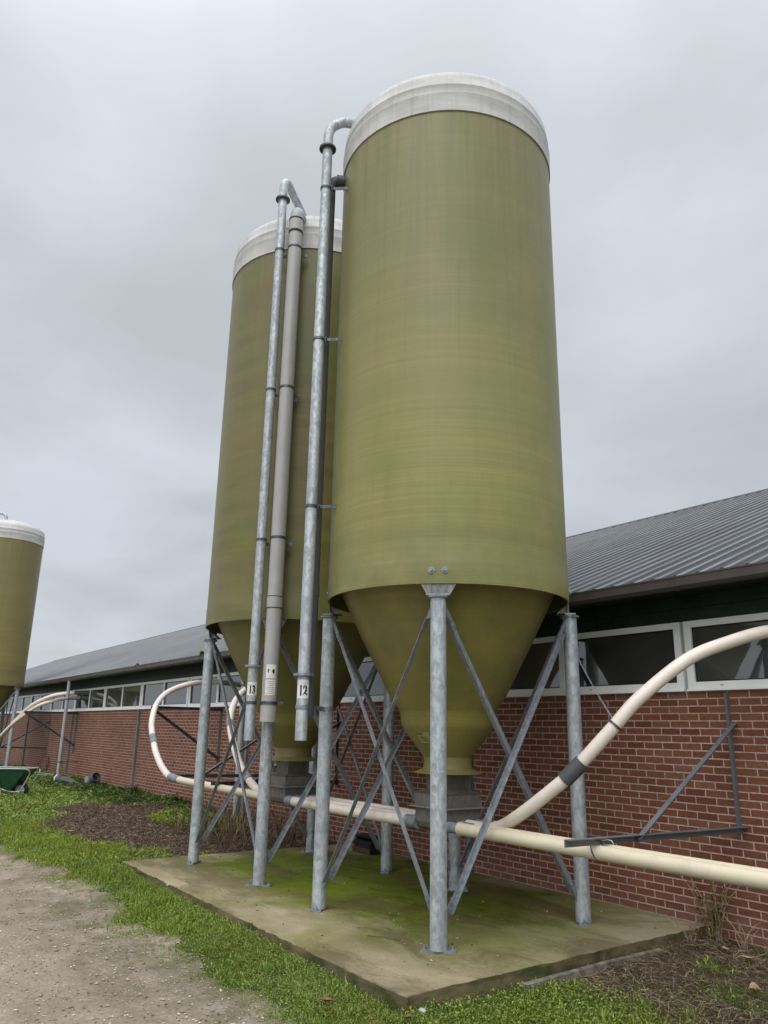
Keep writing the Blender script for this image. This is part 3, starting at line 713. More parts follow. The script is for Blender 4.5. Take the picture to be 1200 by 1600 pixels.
# gutter
g = G(); GY, GZ = 6.245, 2.965
outer = [(GY+.075,GZ+.035),(GY+.075,GZ-.045),(GY+.05,GZ-.07),(GY-.035,GZ-.07),(GY-.062,GZ-.05),(GY-.070,GZ+.02),(GY-.078,GZ+.025),(GY-.078,GZ+.038),(GY-.062,GZ+.038),(GY-.058,GZ-.045),(GY-.03,GZ-.06),(GY+.045,GZ-.06),(GY+.065,GZ-.04),(GY+.065,GZ+.035)]
g.prism(outer, (XB0-.2,0,0), (0,1,0), (0,0,1), (1,0,0), XB1-XB0+.4); gut = obj('gutter', g, M['gutter'], barn)
x = XB0; k = 0
while x < XB1:
    g = G(); o2 = [(GY-.082,GZ+.040),(GY-.082,GZ+.022),(GY-.074,GZ+.016),(GY-.066,GZ-.052),(GY-.036,GZ-.075),(GY+.052,GZ-.075),(GY+.052,GZ-.070),(GY-.034,GZ-.070),(GY-.0615,GZ-.050),(GY-.0695,GZ+.02),(GY-.0775,GZ+.024),(GY-.0775,GZ+.040)]
    w = .028 if k % 2 else .055
    g.prism(o2, (-4.147 + 1.56*(k-38) - w/2,0,0), (0,1,0), (0,0,1), (1,0,0), w)
    if XB0 < -4.147+1.56*(k-38) < XB1: obj('gutter_joint', g, M['gutter'], gut)
    k += 1; x += 1.56
# windows
BAY = 3.104
for k in range(-18, 4):
    x0 = -4.48 + BAY*(k-1); x1 = x0 + BAY
    if x0 < XB0 or x1 > XB1: continue
    a, b = x0+.020, x1-.020; y0, y1 = WY-.015, WY+.06
    g = G(); fw = .075
    g.bx(a, b, y0, y1, SB+.001, SB+.085); g.bx(a, b, y0, y1, SH-.062, SH-.001)
    g.bx(a, a+fw, y0+.001, y1, SB+.085, SH-.062); g.bx(b-fw, b, y0+.001, y1, SB+.085, SH-.062)
    mid = (a+b)/2; g.bx(mid-.032, mid+.032, y0+.001, y1, SB+.085, SH-.062)
    fr = obj('window', g, M['white_frame'], barn)
    g = G()   # drip sill and drain slots
    g.bx(a-.003, b+.003, y0-.018, y0-.001, SB+.002, SB+.022); obj('sill', g, M['white_frame'], fr)
    g = G()
    for xx in (a+.35, mid-.4, mid+.4, b-.35): g.bx(xx-.016, xx+.016, y0-.004, y0-.0005, SB+.046, SB+.052)
    obj('drain_slot', g, M['ink'], fr)
    for p0, p1 in ((a+fw, mid-.032), (mid+.032, b-fw)):
        g = G(); g.bx(p0, p1, WY+.020, WY+.026, SB+.085, SH-.062); obj('pane', g, M['glass'], fr)
        g = G(); z0, z1 = SB+.085, SH-.062; t_ = .012
        g.bx(p0, p1, WY+.008, WY+.0195, z0, z0+t_); g.bx(p0, p1, WY+.008, WY+.0195, z1-t_, z1)
        g.bx(p0, p0+t_, WY+.008, WY+.0195, z0+t_, z1-t_); g.bx(p1-t_, p1, WY+.008, WY+.0195, z0+t_, z1-t_)
        obj('glazing_seal', g, M['ink'], fr)
g = G()
for k in range(-18, 4): 
    xx = -4.48 + BAY*k
    if XB0 < xx < XB1: g.bx(xx-.017, xx+.017, WY+.004, WY+.06, SB+.001, SH-.001)
obj('joint_strip', g, M['downpipe'], barn)
# columns on the wall and downpipes
for k in range(0, 8):
    xx = -7.58 - 6.208*k; g = G(); g.bx(xx-.042, xx+.042, WY-.055, WY-.002, -.3, SB-.003); obj('wall_column', g, M['grey_post'], barn)
for xx in (-13.02, -25.08):
    g = G(); g.tube([(xx,6.245,-.2),(xx,6.245,1.4),(xx,6.245,2.91)], .05, 14)
    dp = obj('downpipe', g, M['downpipe'], barn, 50)
    g = G()
    for z in (.55, 2.35): ring(g, (xx,6.245), .05, z, .03, .006); g.bx(xx-.01, xx+.01, 6.296, WY, z-.012, z+.012)
    obj('pipe_clip', g, M['steel_dark'], dp, 50)
g = G(); g.tube([(-13.90,6.71,-.2),(-13.90,6.71,1.95)], .035, 12); obj('water_pipe', g, M['downpipe'], barn, 50)
# rest of the shell and what can be seen through the glass
g = G(); g.bx(XB0, XB1, BACK, BACK+.2, -.5, 3.0); obj('rear_wall', g, M['brick'], barn)
for xx in (XB0-.2, XB1):
    g = G(); g.prism([(WY,-.5),(BACK,-.5),(BACK,3.02),(RY,RZ-.09),(WY,3.12)], (xx,0,0), (0,1,0), (0,0,1), (1,0,0), .2); obj('gable_wall', g, M['brick'], barn)
g = G(); g.bx(XB0, XB1, WY+.25, BACK, .02, .06); obj('barn_floor', g, M['interior'], barn)
m_, nt_, b_ = new_mat('lit_tube'); b_.inputs['Emission Color'].default_value = (1,.97,.9,1); b_.inputs['Emission Strength'].default_value = 5.0
for xx in (-5.75, 1.5):
    g = G(); g.tube([(xx,10.4,2.91),(xx+1.25,10.4,2.91)], .02, 10); lp = obj('inner_lamp', g, m_, barn, 60)
    g = G(); g.bx(xx-.03, xx+1.28, 10.36, 10.44, 2.932, 2.99); obj('lamp_housing', g, M['paper'], lp)
g = G(); g.bx(XB0, XB1, 11.5, 11.6, .06, 3.4); obj('inner_partition', g, M['interior'], barn)
for xx in (-1.4,-6.45,-9.6,-12.2,-15.8,-19.4,-23):
    g = G(); g.bx(xx-.06, xx+.06, 8.9, 9.02, .06, 3.75); obj('inner_post', g, M['inner_wood'], barn)

# ------------------------------------------------------------------ steel brackets on the wall
def lower_bracket(x, tip, label, mat=M['grey_post'], top=1.992):
    t = thing('wall_bracket', (x, WY, .83), label, 'bracket', 'steel brackets bolted to the brick wall')
    g = G(); g.angle((x, WY-.003, .80), (x, WY-.003, top), (-1,0,0), (0,-1,0), .045, .006); obj('upright', g, mat, t)
    g = G(); g.angle((x+.008, WY-.01, .86), (x+.008, tip, .885), (0,0,-1), (1,0,0), .055, .006)
    g.tube([(x-.002, WY-.04, .835),(x+.022, WY-.04, .835)], .012, 6); obj('arm', g, mat, t)
    g = G(); g.angle((x+.016, 5.28, .845), (x+.016, WY-.02, 1.73), (0,0,-1), (1,0,0), .045, .006)
    g.tube([(x+.008, 5.30, .858),(x+.034, 5.30, .858)], .012, 6); g.tube([(x+.008, WY-.05, 1.69),(x+.034, WY-.05, 1.69)], .012, 6); obj('diagonal', g, mat, t)
    return t
def upper_bracket(x, tip, label, mat=M['steel_dark']):
    t = thing('wall_bracket', (x, WY, 1.98), label, 'bracket', 'steel brackets bolted to the brick wall')
    g = G(); g.angle((x, WY-.003, .80), (x, WY-.003, 1.98), (-1,0,0), (0,-1,0), .05, .006); obj('upright', g, M['grey_post'], t)
    g = G(); g.angle((x+.008, WY-.01, 1.985), (x+.008, tip, 1.985), (0,0,-1), (1,0,0), .055, .007); obj('arm', g, mat, t)
    g = G(); g.angle((x+.018, tip+.03, 1.96), (x+.018, WY-.02, 1.03), (0,0,-1), (1,0,0), .05, .007); obj('diagonal', g, mat, t)
lower_bracket(-4.062, 4.50, 'dark grey triangular bracket on the brick wall at right, holding up the cream tubes')
lower_bracket(-10.65, 4.70, 'grey triangular bracket on the wall behind the crossed legs of the two silos', M['steel_dark'], 2.0)
lower_bracket(-12.46, 4.87, 'grey triangular bracket meeting the joint of the looping white tube', M['grey_post'], 1.75)
upper_bracket(-15.05, 5.30, 'dark bracket with its arm at sill height and a sloping strut, left of the silos')
upper_bracket(-25.675, 5.21, 'dark bracket with its arm at sill height, under the far arching tubes')
lower_bracket(-29.15, 4.70, 'low grey bracket on the wall beside the distant silo', M['grey_post'], 1.95)
# wire holding the tubes to the bracket tip
t = thing('tie_wire', (-4.06,4.72,.84), 'thin wire looped around the cream tubes under the bracket tip', 'wire')
g = G(); pp = []
for i in range(21):
    a = 2*PI*i/20; pp.append((-4.05+.012*math.sin(2*a), 4.842+.062*math.cos(a), .794+.066*math.sin(a)))
g.tube(pp, .005, 6); obj('loop', g, M['steel_dark'], t, 60)
g = G(); pp = [(-4.03+.03*math.sin(i), 4.93+.05*math.cos(2*PI*i/12), .805+.058*math.sin(2*PI*i/12)) for i in range(13)]
g.tube(pp, .004, 6); obj('loop', g, M['paper'], t, 60)
# hanging chain from the right leg to the big bent tube
legR = (A[0]+LEG*math.cos(ANG0), A[1]+LEG*math.sin(ANG0))
p = Vector((legR[0]-.02, legR[1]-.07, 2.60)); q = tie_at + Vector((0,-.02,.062))
t = thing('chain', tuple(p), 'thin steel chain from the right silo leg down to the bent tube', 'chain')
g = G(); L = (q-p).length; nl = 62; d = (q-p)/nl
for i in range(nl):
    s = (i+.5)/nl; c = p + (q-p)*s - Vector((0,0,.04*4*s*(1-s))); dn = d.normalized()
    u = dn.orthogonal().normalized(); w = dn.cross(u); u = u if i % 2 else w
    e = d*.75; ring_ = [c-e, c-e*.5+u*.006, c+e*.5+u*.006, c+e, c+e*.5-u*.006, c-e*.5-u*.006, c-e]
    g.tube(ring_, .0021, 5, False)
obj('links', g, M['galv_dark'], t)

# ------------------------------------------------------------------ ground, path, slab
def fbm(x, y, s, o=4):
    return mnoise.fractal(Vector((x*s, y*s, 1.7)), 1.0, 2.0, o)
def path_edge(x):
    e = 2.83 + .07*math.sin(x*.55+1.2) + .16*fbm(x, 0, .9) + .06*fbm(x, 9, 3.5)
    e -= .35*float(sm(-10, -14, np.float64(x)))*1.0 + 0.0
    return e
def gh(x, y):
    far = float(sm(-8.0, -11.0, np.float64(x))); mid = float(sm(-4.7, -6.2, np.float64(x))); yy = float(sm(2.2, 3.3, np.float64(y)))
    bank = -.112 + .045*mid + .045*far
    z = -.112*(1-yy) + bank*yy
    if x > -4.45: z = -.118 + .042*float(sm(4.6, 6.6, np.float64(y)))*float(sm(-3.4,-4.3,np.float64(x)))
    if x < -11: z += .05*float(sm(-11,-13,np.float64(x)))*float(sm(5.2,6.4,np.float64(y)))
    amp = .006 + .012*yy
    z += amp*fbm(x, y, 1.6, 5)
    if -10.28 < x < -4.42 and 3.37 < y: z = min(z, -.05)
    return z
def zone(x, y):
    """green, litter amounts of the ground cover"""
    n1 = fbm(x, y, .8); n2 = fbm(x+30, y, 1.7)
    green = 1.0; lit = 0.0
    if x < -10.2:
        # dead brown bed left of the slab
        cx, cy = -14.4, 4.80; dx_, dy_ = (x-cx)/3.9, (y-cy-(x-cx)*-.19)/1.30
        d = dx_*dx_+dy_*dy_ + .45*n1 + .35*n2
        lit = float(1-sm(.75, 1.1, np.float64(d)))
        # bright clump inside it
        e = ((x+13.5)/1.5)**2 + ((y-5.75)/.45)**2 + .4*n2
        if e < 1: lit *= .1
        if x > -13.0 and y > 4.6: lit = max(lit, .95)
    elif x > -4.5:
        lit = float(sm(4.15, 4.75, np.float64(y - .35*n1 + (x+4.4)*-.25)))
    if x > -4.5:
        for px_, py_, a_, b_ in ((-3.35,5.55,.42,.28),(-3.9,5.95,.22,.16),(-3.0,6.2,.3,.2)):
            if ((x-px_)/a_)**2 + ((y-py_)/b_)**2 + .5*n2 < 1: lit *= .25
    green = 1-lit
    return green, lit
xs_ = list(np.arange(-400,-60,40)) + list(np.arange(-60,-24,.6)) + list(np.arange(-24,-13,.2)) + list(np.arange(-13,-1,.08)) + list(np.arange(-1,8,.6)) + list(np.arange(8,400,40)) + [400]
ys_ = list(np.arange(-400,-20,40)) + list(np.arange(-20,-1,1.)) + list(np.arange(-1,1.8,.2)) + list(np.arange(1.8,6.78,.08)) + [6.79,7.2,9,12,18,24] + list(np.arange(40,400,40)) + [400]
vs = []; zc = []
for y in ys_:
    for x in xs_:
        x = float(x); y = float(y)
        near = -60 < x < 8 and -20 < y < 12
        vs.append((x, y, gh(x, y) - .05*float(sm(path_edge(x)-.12, path_edge(x)-.30, np.float64(y))) if near else -.16)); a, b = zone(x, y) if near else (1, 0); zc.append((a, b, 0, 1))
nx = len(xs_); fs = [(j*nx+i, j*nx+i+1, (j+1)*nx+i+1, (j+1)*nx+i) for j in range(len(ys_)-1) for i in range(nx-1)]
g = G(); g.v = vs; g.f = fs
gr = obj('ground', g, M['ground'], None, 180); tag(gr, kind='structure')
at = gr.data.color_attributes.new('zone', 'FLOAT_COLOR', 'POINT'); at.data.foreach_set('color', np.array(zc, dtype=np.float32).ravel())
vs = []; zc = []; xp = list(np.arange(-60,-20,.5)) + list(np.arange(-20,-2,.07)) + list(np.arange(-2,8,.5)); T = [0,.15,.3,.45,.55,.63,.70,.76,.81,.85,.88,.91,.935,.955,.97,.985,1]
for x in xp:
    e = path_edge(x)
    for t in T:
        y = -9 + (e+9)*t; rut = .012*math.sin(y*2.1+.4)
        vs.append((x, y, gh(x, y) + .010 + (.010*fbm(x, y, 2.2, 5) if t < .999 else -.012) + rut*.4)); 
        zc.append((float(sm(e-1.5, e-.25, np.float64(y))), 0, 0, 1))
nt_ = len(T); fs = [(i*nt_+j, (i+1)*nt_+j, (i+1)*nt_+j+1, i*nt_+j+1) for i in range(len(xp)-1) for j in range(nt_-1)]
g = G(); g.v = vs; g.f = fs
pa = obj('path', g, M['path'], None, 180); tag(pa, kind='structure')
at = pa.data.color_attributes.new('zone', 'FLOAT_COLOR', 'POINT'); at.data.foreach_set('color', np.array(zc, dtype=np.float32).ravel())
# slab with worn, wavy arrises
g = G(); top = []; bot = []
def edge_pts():
    out = []
    def line(p, q, n):
        for i in range(n):
            t = i/n; out.append((p[0]+(q[0]-p[0])*t, p[1]+(q[1]-p[1])*t))
    line((-10.30,3.45),(-4.40,3.345),90); line((-4.40,3.345),(-4.50,6.782),60); line((-4.50,6.782),(-10.30,6.782),20); line((-10.30,6.782),(-10.30,3.45),40)
    return out
ep = edge_pts(); n = len(ep)
cxs, cys = -7.4, 5.0; ring0, ring1, ring2 = [], [], []
for x, y in ep:
    w = .014*fbm(x*1, y*1, 6)+.016*fbm(x, y, 22); yl = min(y+w*(1 if y < 6.7 else 0), 6.782); xl = x + w*(1 if abs(x+4.45) < .1 or x < -10.2 else 0)
    ring0.append((xl, yl, -.30)); ring1.append((xl, yl, -.010)); 
    d = Vector((cxs-xl, cys-yl)).normalized()*.012; ring2.append((xl+d.x, min(yl+d.y, 6.781), .0))
vs = ring0+ring1+ring2; fs = [(r*n+i, r*n+(i+1) % n, (r+1)*n+(i+1) % n, (r+1)*n+i) for r in (0, 1) for i in range(n)]
fs.append(tuple(2*n+i for i in range(n)))
g.add(vs, fs); sl = obj('concrete_slab', g, M['slab'], None, 50); tag(sl, kind='structure')
# ------------------------------------------------------------------ scattered ground cover (numpy)
def cloud(name, base, az, el, L, Wd, col, mat, bend=None, parent=None):
    """leaf-shaped quads: base, two shoulders, tip"""
    n = len(base)
    d = np.stack([np.cos(el)*np.cos(az), np.cos(el)*np.sin(az), np.sin(el)], 1)
    s = np.stack([-np.sin(az), np.cos(az), np.zeros(n)], 1)
    roll = rng.uniform(-.7, .7, n)[:, None]; up = np.cross(d, s); s = s*np.cos(roll) + up*np.sin(roll)
    mid = base + d*(L*.5)[:, None]; tip = base + d*L[:, None]
    if bend is not None: tip = tip - np.array([0,0,1])*(bend*L)[:, None]
    V = np.stack([base, mid + s*(Wd/2)[:, None], tip, mid - s*(Wd/2)[:, None]], 1).reshape(-1, 3)
    me = bpy.data.meshes.new(name); me.vertices.add(n*4); me.loops.add(n*4); me.polygons.add(n)
    off = np.array(root_loc(parent)) if parent is not None else 0
    me.vertices.foreach_set('co', (V-off).astype(np.float32).ravel()); me.loops.foreach_set('vertex_index', np.arange(n*4, dtype=np.int32))
    me.polygons.foreach_set('loop_start', np.arange(0, n*4, 4, dtype=np.int32)); me.polygons.foreach_set('loop_total', np.full(n, 4, dtype=np.int32))
    me.update(calc_edges=True)
    at = me.color_attributes.new('tint', 'FLOAT_COLOR', 'POINT'); c4 = np.concatenate([col, np.ones((n, 1))], 1)
    at.data.foreach_set('color', np.repeat(c4, 4, 0).astype(np.float32).ravel()); me.materials.append(mat)
    o = bpy.data.objects.new(name, me); COL.objects.link(o)
    if parent is not None: o.parent = parent
    return o
def tints(n, a, b, j=.25):
    t = rng.uniform(0, 1, (n, 1)); c = np.array(a)*(1-t) + np.array(b)*t; return np.clip(c*rng.uniform(1-j, 1+j, (n, 1)), 0, 1)
gh_c = {}
def ghv(x, y):
    return np.array([gh(float(a), float(b)) for a, b in zip(x, y)])
def scatter(n, x0, x1, y0, y1, keep):
    x = rng.uniform(x0, x1, n); y = rng.uniform(y0, y1, n); k = np.array([rng.random() < keep(a, b) for a, b in zip(x, y)]); return x[k], y[k]
GREEN = ((.065,.125,.014),(.32,.41,.090)); LIME = ((.115,.185,.014),(.34,.41,.070)); DEEP = ((.022,.055,.012),(.085,.14,.035))
def verge_keep(x, y):
    e = path_edge(x)
    if -10.28 < x < -4.42 and y > 3.335 + .03*fbm(x, 1, 5) - (.10 if x > -9.4 else 0)*0:
        return 0
    g_, l_ = zone(x, y)
    k = float(sm(e-.38, e+.18, np.float64(y + .22*fbm(x, y, 2.5))))**1.3
    return k*g_*max(.06, .66+.95*fbm(x, y, 1.3)+.45*fbm(x+5, y, 4))
parts = []
def verge(n, x0, x1, y0, y1, lmin, lmax, wr, hmax, pal, el=(.1, 1.0), keep=verge_keep):
    x, y = scatter(n, x0, x1, y0, y1, keep); m = len(x)
    hz = np.array([.55+.75*(fbm(a, b, 1.8)+.4) for a, b in zip(x, y)]).clip(.3, 1.5)
    z = ghv(x, y) + rng.uniform(0, hmax, m)*hz; L = rng.uniform(lmin, lmax, m)
    c = tints(m, *pal); yel = np.array([fbm(a+11, b, 1.1) for a, b in zip(x, y)])[:, None].clip(0, .6)
    c = c*(1-yel) + yel*np.array([.19,.20,.025])*rng.uniform(.7,1.2,(m,1))
    return np.stack([x, y, z], 1), rng.uniform(0, 2*PI, m), rng.uniform(*el, m), L, L*wr, c
def emit(name, chunks, mat, bend=True):
    b = [np.concatenate(k) for k in zip(*chunks)]
    o = cloud(name, *b, mat, rng.uniform(0, .5, len(b[0])) if bend else None); return tag(o, kind='stuff')
ch = []
ch.append(verge(72000, -6.6, -3.0, 2.2, 3.42, .008, .019, .62, .045, GREEN))
ch.append(verge(26000, -6.6, -3.0, 2.3, 3.42, .025, .06, .09, .01, GREEN, (.5, 1.4)))
ch.append(verge(44000, -10.6, -6.6, 2.0, 3.6, .013, .027, .56, .04, GREEN))
ch.append(verge(46000, -10.6, -6.6, 2.1, 3.6, .03, .075, .11, .01, LIME, (.5, 1.4)))
ch.append(verge(26000, -15, -10.3, 1.9, 4.6, .025, .05, .45, .05, LIME))
ch.append(verge(64000, -15, -10.3, 1.9, 4.6, .04, .10, .10, .01, LIME, (.5, 1.4)))
ch.append(verge(52000, -24, -15, 1.6, 6.7, .04, .08, .45, .06, GREEN))
ch.append(verge(24000, -40, -24, 1.0, 6.7, .09, .16, .5, .10, GREEN))
def right_keep(x, y):
    g_, l_ = zone(x, y); return max(g_, .14)*(.75+.5*fbm(x, y, 2)) if x > -4.40 else 0
ch.append(verge(30000, -4.42, -2.6, 3.3, 5.4, .012, .028, .6, .045, GREEN, (.1, 1.0), right_keep))
ch.append(verge(9000, -4.42, -2.6, 3.3, 6.7, .03, .08, .12, .01, GREEN, (.4, 1.4), right_keep))
def tufts(nc, x0, x1, y0, y1, keep, lmin, lmax, pal):
    cx, cy = scatter(nc, x0, x1, y0, y1, keep); x = np.repeat(cx, 70) + rng.normal(0, .035, len(cx)*70); y = np.repeat(cy, 70) + rng.normal(0, .03, len(cx)*70)
    m = len(x); L = rng.uniform(lmin, lmax, m); ok = (y < 3.33) | (x < -10.3) | (x > -4.4); q = ghv(x, y)
    return tuple(a[ok] for a in (np.stack([x, y, q], 1), rng.uniform(0, 2*PI, m), rng.uniform(.7, 1.5, m), L, np.full(m, .007), tints(m, *pal)))
ch.append(tufts(60, -7, -3.2, 2.7, 3.3, verge_keep, .04, .09, GREEN)); ch.append(tufts(110, -11.5, -7, 2.6, 3.4, verge_keep, .05, .12, LIME)); ch.append(tufts(90, -16, -11, 2.2, 4.2, verge_keep, .06, .15, LIME))
ch.append(tufts(40, -4.42, -2.8, 3.4, 6.4, right_keep, .04, .10, GREEN))
c0 = list(verge(5200, -13, -3.0, 2.1, 3.45, .03, .10, .05, .05, GREEN, (-.1, .5))); c0[5] = tints(len(c0[0]), (.16,.12,.06), (.36,.29,.17)); ch.append(tuple(c0))
emit('grass', ch, M['leaf'])
# taller nettles and chickweed along the wall left, and the bright clump
def wall_keep(x, y):
    if x > -10.6: return 0
    g_, l_ = zone(x, y); return g_*float(sm(5.4, 6.1, np.float64(y + .5*fbm(x, y, 1.0) - .0*(x))))*(1 if x < -14.8 else .25)
def clump_keep(x, y):
    e = ((x+13.5)/1.55)**2 + ((y-5.75)/.55)**2 + .5*fbm(x+30, y, 1.7); return 1 if e < 1 else 0
ch = [verge(34000, -26, -10.6, 5.2, 6.74, .04, .085, .6, .12, DEEP, (-.2, .9), wall_keep), verge(16000, -15.4, -11.8, 5.1, 6.5, .03, .07, .5, .13, LIME, (-.1, .9), clump_keep)]
emit('weeds', ch, M['leaf'])
# dead brown stalks and litter
BRN = ((.040,.023,.018),(.135,.085,.060)); STR = ((.16,.115,.07),(.38,.30,.20))
def lit_keep(x, y):
    if -10.28 < x < -4.42 and y > 3.3: return 0
    return zone(x, y)[1]
ch = [verge(26000, -18.5, -10.3, 3.4, 6.7, .04, .13, .10, .05, BRN, (-.15, .7), lit_keep), verge(9000, -18.5, -10.3, 3.4, 6.7, .05, .16, .06, .06, STR, (-.2, .5), lit_keep)]
c1 = list(verge(15000, -4.44, -2.4, 4.0, 6.78, .05, .17, .030, .028, BRN, (-.15, .25), lit_keep)); c1[5] = tints(len(c1[0]), *BRN)
c2 = list(verge(11000, -4.44, -2.4, 4.0, 6.78, .06, .22, .020, .040, STR, (-.15, .35), lit_keep)); c2[5] = tints(len(c2[0]), *STR)
for c in ch: pass
ch = [(c[0], c[1], c[2], c[3], c[4], tints(len(c[0]), *p)) for c, p in zip(ch, (BRN, STR))]
emit('dead_litter', ch + [tuple(c1), tuple(c2)], M['straw'])
def reed_keep(x, y):
    return 1 if (y > 4.95 + .25*fbm(x, y, 2) and x < -10.33) or (y > 6.45 and x > -10.33) else 0
x, y = scatter(900, -13.0, -10.33, 4.9, 6.7, reed_keep); m = len(x)
b = np.stack([x, y, ghv(x, y)-.02], 1)
o = cloud('dry_stalks', b, rng.uniform(0, 2*PI, m), rng.uniform(.75, 1.5, m), rng.uniform(.2, .72, m), np.full(m, .012), tints(m, (.07,.042,.03), (.22,.15,.10)), M['straw'], rng.uniform(0, .25, m)); tag(o, kind='stuff')
# pebbles on the path
def pebbles(n, name='gravel', cols=((.26,.21,.16),(.30,.25,.2),(.38,.33,.27),(.46,.41,.34),(.58,.54,.47),(.15,.12,.09),(.20,.16,.12)), rs=(.002,.0025,.003,.0035,.004,.0045,.005,.008)):
    V, F, C = [], [], []
    k = 0
    while k < n:
        x = random.uniform(-12, -3.5); y = random.uniform(.8, 2.9)
        if y > path_edge(x)+.05 or random.random() < (abs(x)-4)/11: continue
        r = random.choice(rs) * random.uniform(.7, 1.4); z = gh(x, y) + .012 + .010*fbm(x, y, 2.2, 5)
        o = len(V); a = random.uniform(0, 6.3); ca, sa_ = math.cos(a), math.sin(a); sx, sy, sz = random.uniform(.8,1.6), random.uniform(.6,1.1), random.uniform(.35,.8)
        for px, py, pz in ((1,0,0),(.3,.9,.1),(-.9,.4,0),(-.5,-.8,.1),(.6,-.7,0),(.1,.1,1),(-.2,-.1,-1)):
            px *= sx*r; py *= sy*r; V.append((x+px*ca-py*sa_, y+px*sa_+py*ca, z+pz*sz*r))
        for i in range(5): F.append((o+i, o+(i+1) % 5, o+5)); F.append((o+(i+1) % 5, o+i, o+6))
        t = random.random(); base = random.choice(cols)
        C += [tuple(c*(.8+.4*t) for c in base)+(1,)]*7; k += 1
    g = G(); g.v = V; g.f = F; o = obj(name, g, M['pebble'])
    at = o.data.color_attributes.new('tint', 'FLOAT_COLOR', 'POINT'); at.data.foreach_set('color', np.array(C, dtype=np.float32).ravel()); tag(o, kind='stuff')
pebbles(9000)
pebbles(900, 'clods', ((.26,.21,.165),(.31,.255,.20),(.36,.30,.24),(.20,.16,.125)), (.006,.008,.010,.013))

def crumbs(n):
    V, F, C = [], [], []
    for _ in range(n):
        x = random.uniform(-10.1, -4.6); y = random.uniform(3.5, 6.7); r = random.choice((.003,.004,.005,.006,.009)); o = len(V); a = random.uniform(0, 6.3); ca, sa_ = math.cos(a), math.sin(a)
        for px, py, pz in ((1,0,0),(.3,.8,.1),(-.9,.4,0),(-.5,-.7,.1),(.6,-.6,0),(.1,.1,.8),(-.2,-.1,-.4)):
            V.append((x+r*(1.5*px*ca-py*sa_), y+r*(1.5*px*sa_+py*ca), .002+r*pz))
        for i in range(5): F.append((o+i, o+(i+1) % 5, o+5)); F.append((o+(i+1) % 5, o+i, o+6))
        C += [random.choice(((.05,.04,.02),(.09,.07,.035),(.42,.37,.26),(.16,.10,.05)))+(1,)]*7
    g = G(); g.v = V; g.f = F; o = obj('debris', g, M['pebble'])
    at = o.data.color_attributes.new('tint', 'FLOAT_COLOR', 'POINT'); at.data.foreach_set('color', np.array(C, dtype=np.float32).ravel()); tag(o, kind='stuff')
crumbs(420)

# ------------------------------------------------------------------ single plants, leaves and loose objects
def weed(name, x, y, h, nst, label, pal, stemcol, lw=.03, spread=.5, z=None, nl=26, group=None, dry=.3):
    z = gh(x, y) if z is None else z
    t = thing(name, (x, y, z), label, 'plant', group)
    g = G(); P = []; AZ = []; LL = []
    for i in range(nst):
        a = random.uniform(0, 2*PI); ln = h*random.uniform(.55, 1.1); lean = spread*random.uniform(.1, 1)
        p0 = Vector((x+random.uniform(-.06,.06)*h*2, y+random.uniform(-.06,.04)*h, z-.02)); pts = [p0]
        for k in range(1, 6):
            s = k/5; pts.append(p0 + Vector((math.cos(a)*lean*ln*s*s, math.sin(a)*lean*ln*s*s*.6, ln*s*(1-.15*lean*s))) + Vector((random.gauss(0,.01),random.gauss(0,.01),0)))
        g.tube(pts, [.005,.0045,.004,.0035,.003,.002], 5)
        for k in range(nl):
            s = random.uniform(.1, 1); j = min(int(s*5), 4); q = pts[j].lerp(pts[j+1], s*5-j); P.append(q); AZ.append(random.uniform(0, 2*PI)); LL.append(lw*random.uniform(.6, 1.4))
    obj('stem', g, stemcol, t)
    m = len(P); LL = np.array(LL)
    cloud('foliage', np.array([tuple(p) for p in P]), np.array(AZ), rng.uniform(-.4, .9, m), LL, LL*.42, tints(m, *pal, .35), M['leaf'], rng.uniform(0, .5, m), t)
    return t
M['stem'] = plain('brown_stem', (.12,.08,.045), .8); M['stem_dry'] = plain('dry_stem', (.27,.20,.13), .8)
weed('weed', -4.30, 6.62, .54, 24, 'yellowing weed at the slab corner against the brick wall, right', ((.045,.055,.012),(.26,.22,.03)), M['stem_dry'], .034, .6, nl=26)
weed('weed', -4.05, 6.60, .30, 7, 'low dry tuft of pale stalks at the foot of the wall, far right', ((.12,.085,.05),(.28,.20,.12)), M['stem_dry'], .03, .9, nl=5)
weed('weed', -4.40, 6.40, .26, 8, 'pale dry tuft hanging over the slab edge below the yellowing weed', ((.12,.085,.05),(.28,.20,.12)), M['stem_dry'], .03, 1.1, nl=4)
weed('weed', -27.6, 6.55, .75, 6, 'rusty brown dead plant by the wall beside the far downpipe', ((.10,.035,.02),(.20,.08,.03)), M['stem'], .07, .4, nl=16)
weed('weed', -28.9, 6.6, .85, 4, 'thin dark dead plant against the wall behind the wheelbarrow', ((.05,.03,.02),(.10,.05,.03)), M['stem'], .06, .5, nl=8)
weed('weed', -18.9, 6.45, .30, 12, 'dark reddish bushy weed at the wall left of the thin grey column', ((.035,.022,.014),(.075,.065,.022)), M['stem'], .05, .7, nl=30)
weed('weed', -16.3, 6.45, .26, 12, 'dark green bushy weed at the wall right of the thin grey column', ((.02,.035,.01),(.06,.085,.02)), M['stem'], .05, .7, nl=30)
weed('gutter_weed', -14.95, 6.22, .10, 14, 'green tuft growing in the gutter, nearer and larger of two', ((.07,.10,.02),(.15,.19,.04)), M['stem'], .06, .9, z=2.99, nl=14)
weed('gutter_weed', -18.9, 6.22, .07, 12, 'small green tuft growing in the gutter farther along', ((.07,.10,.02),(.15,.19,.04)), M['stem'], .06, .9, z=2.99, nl=14)
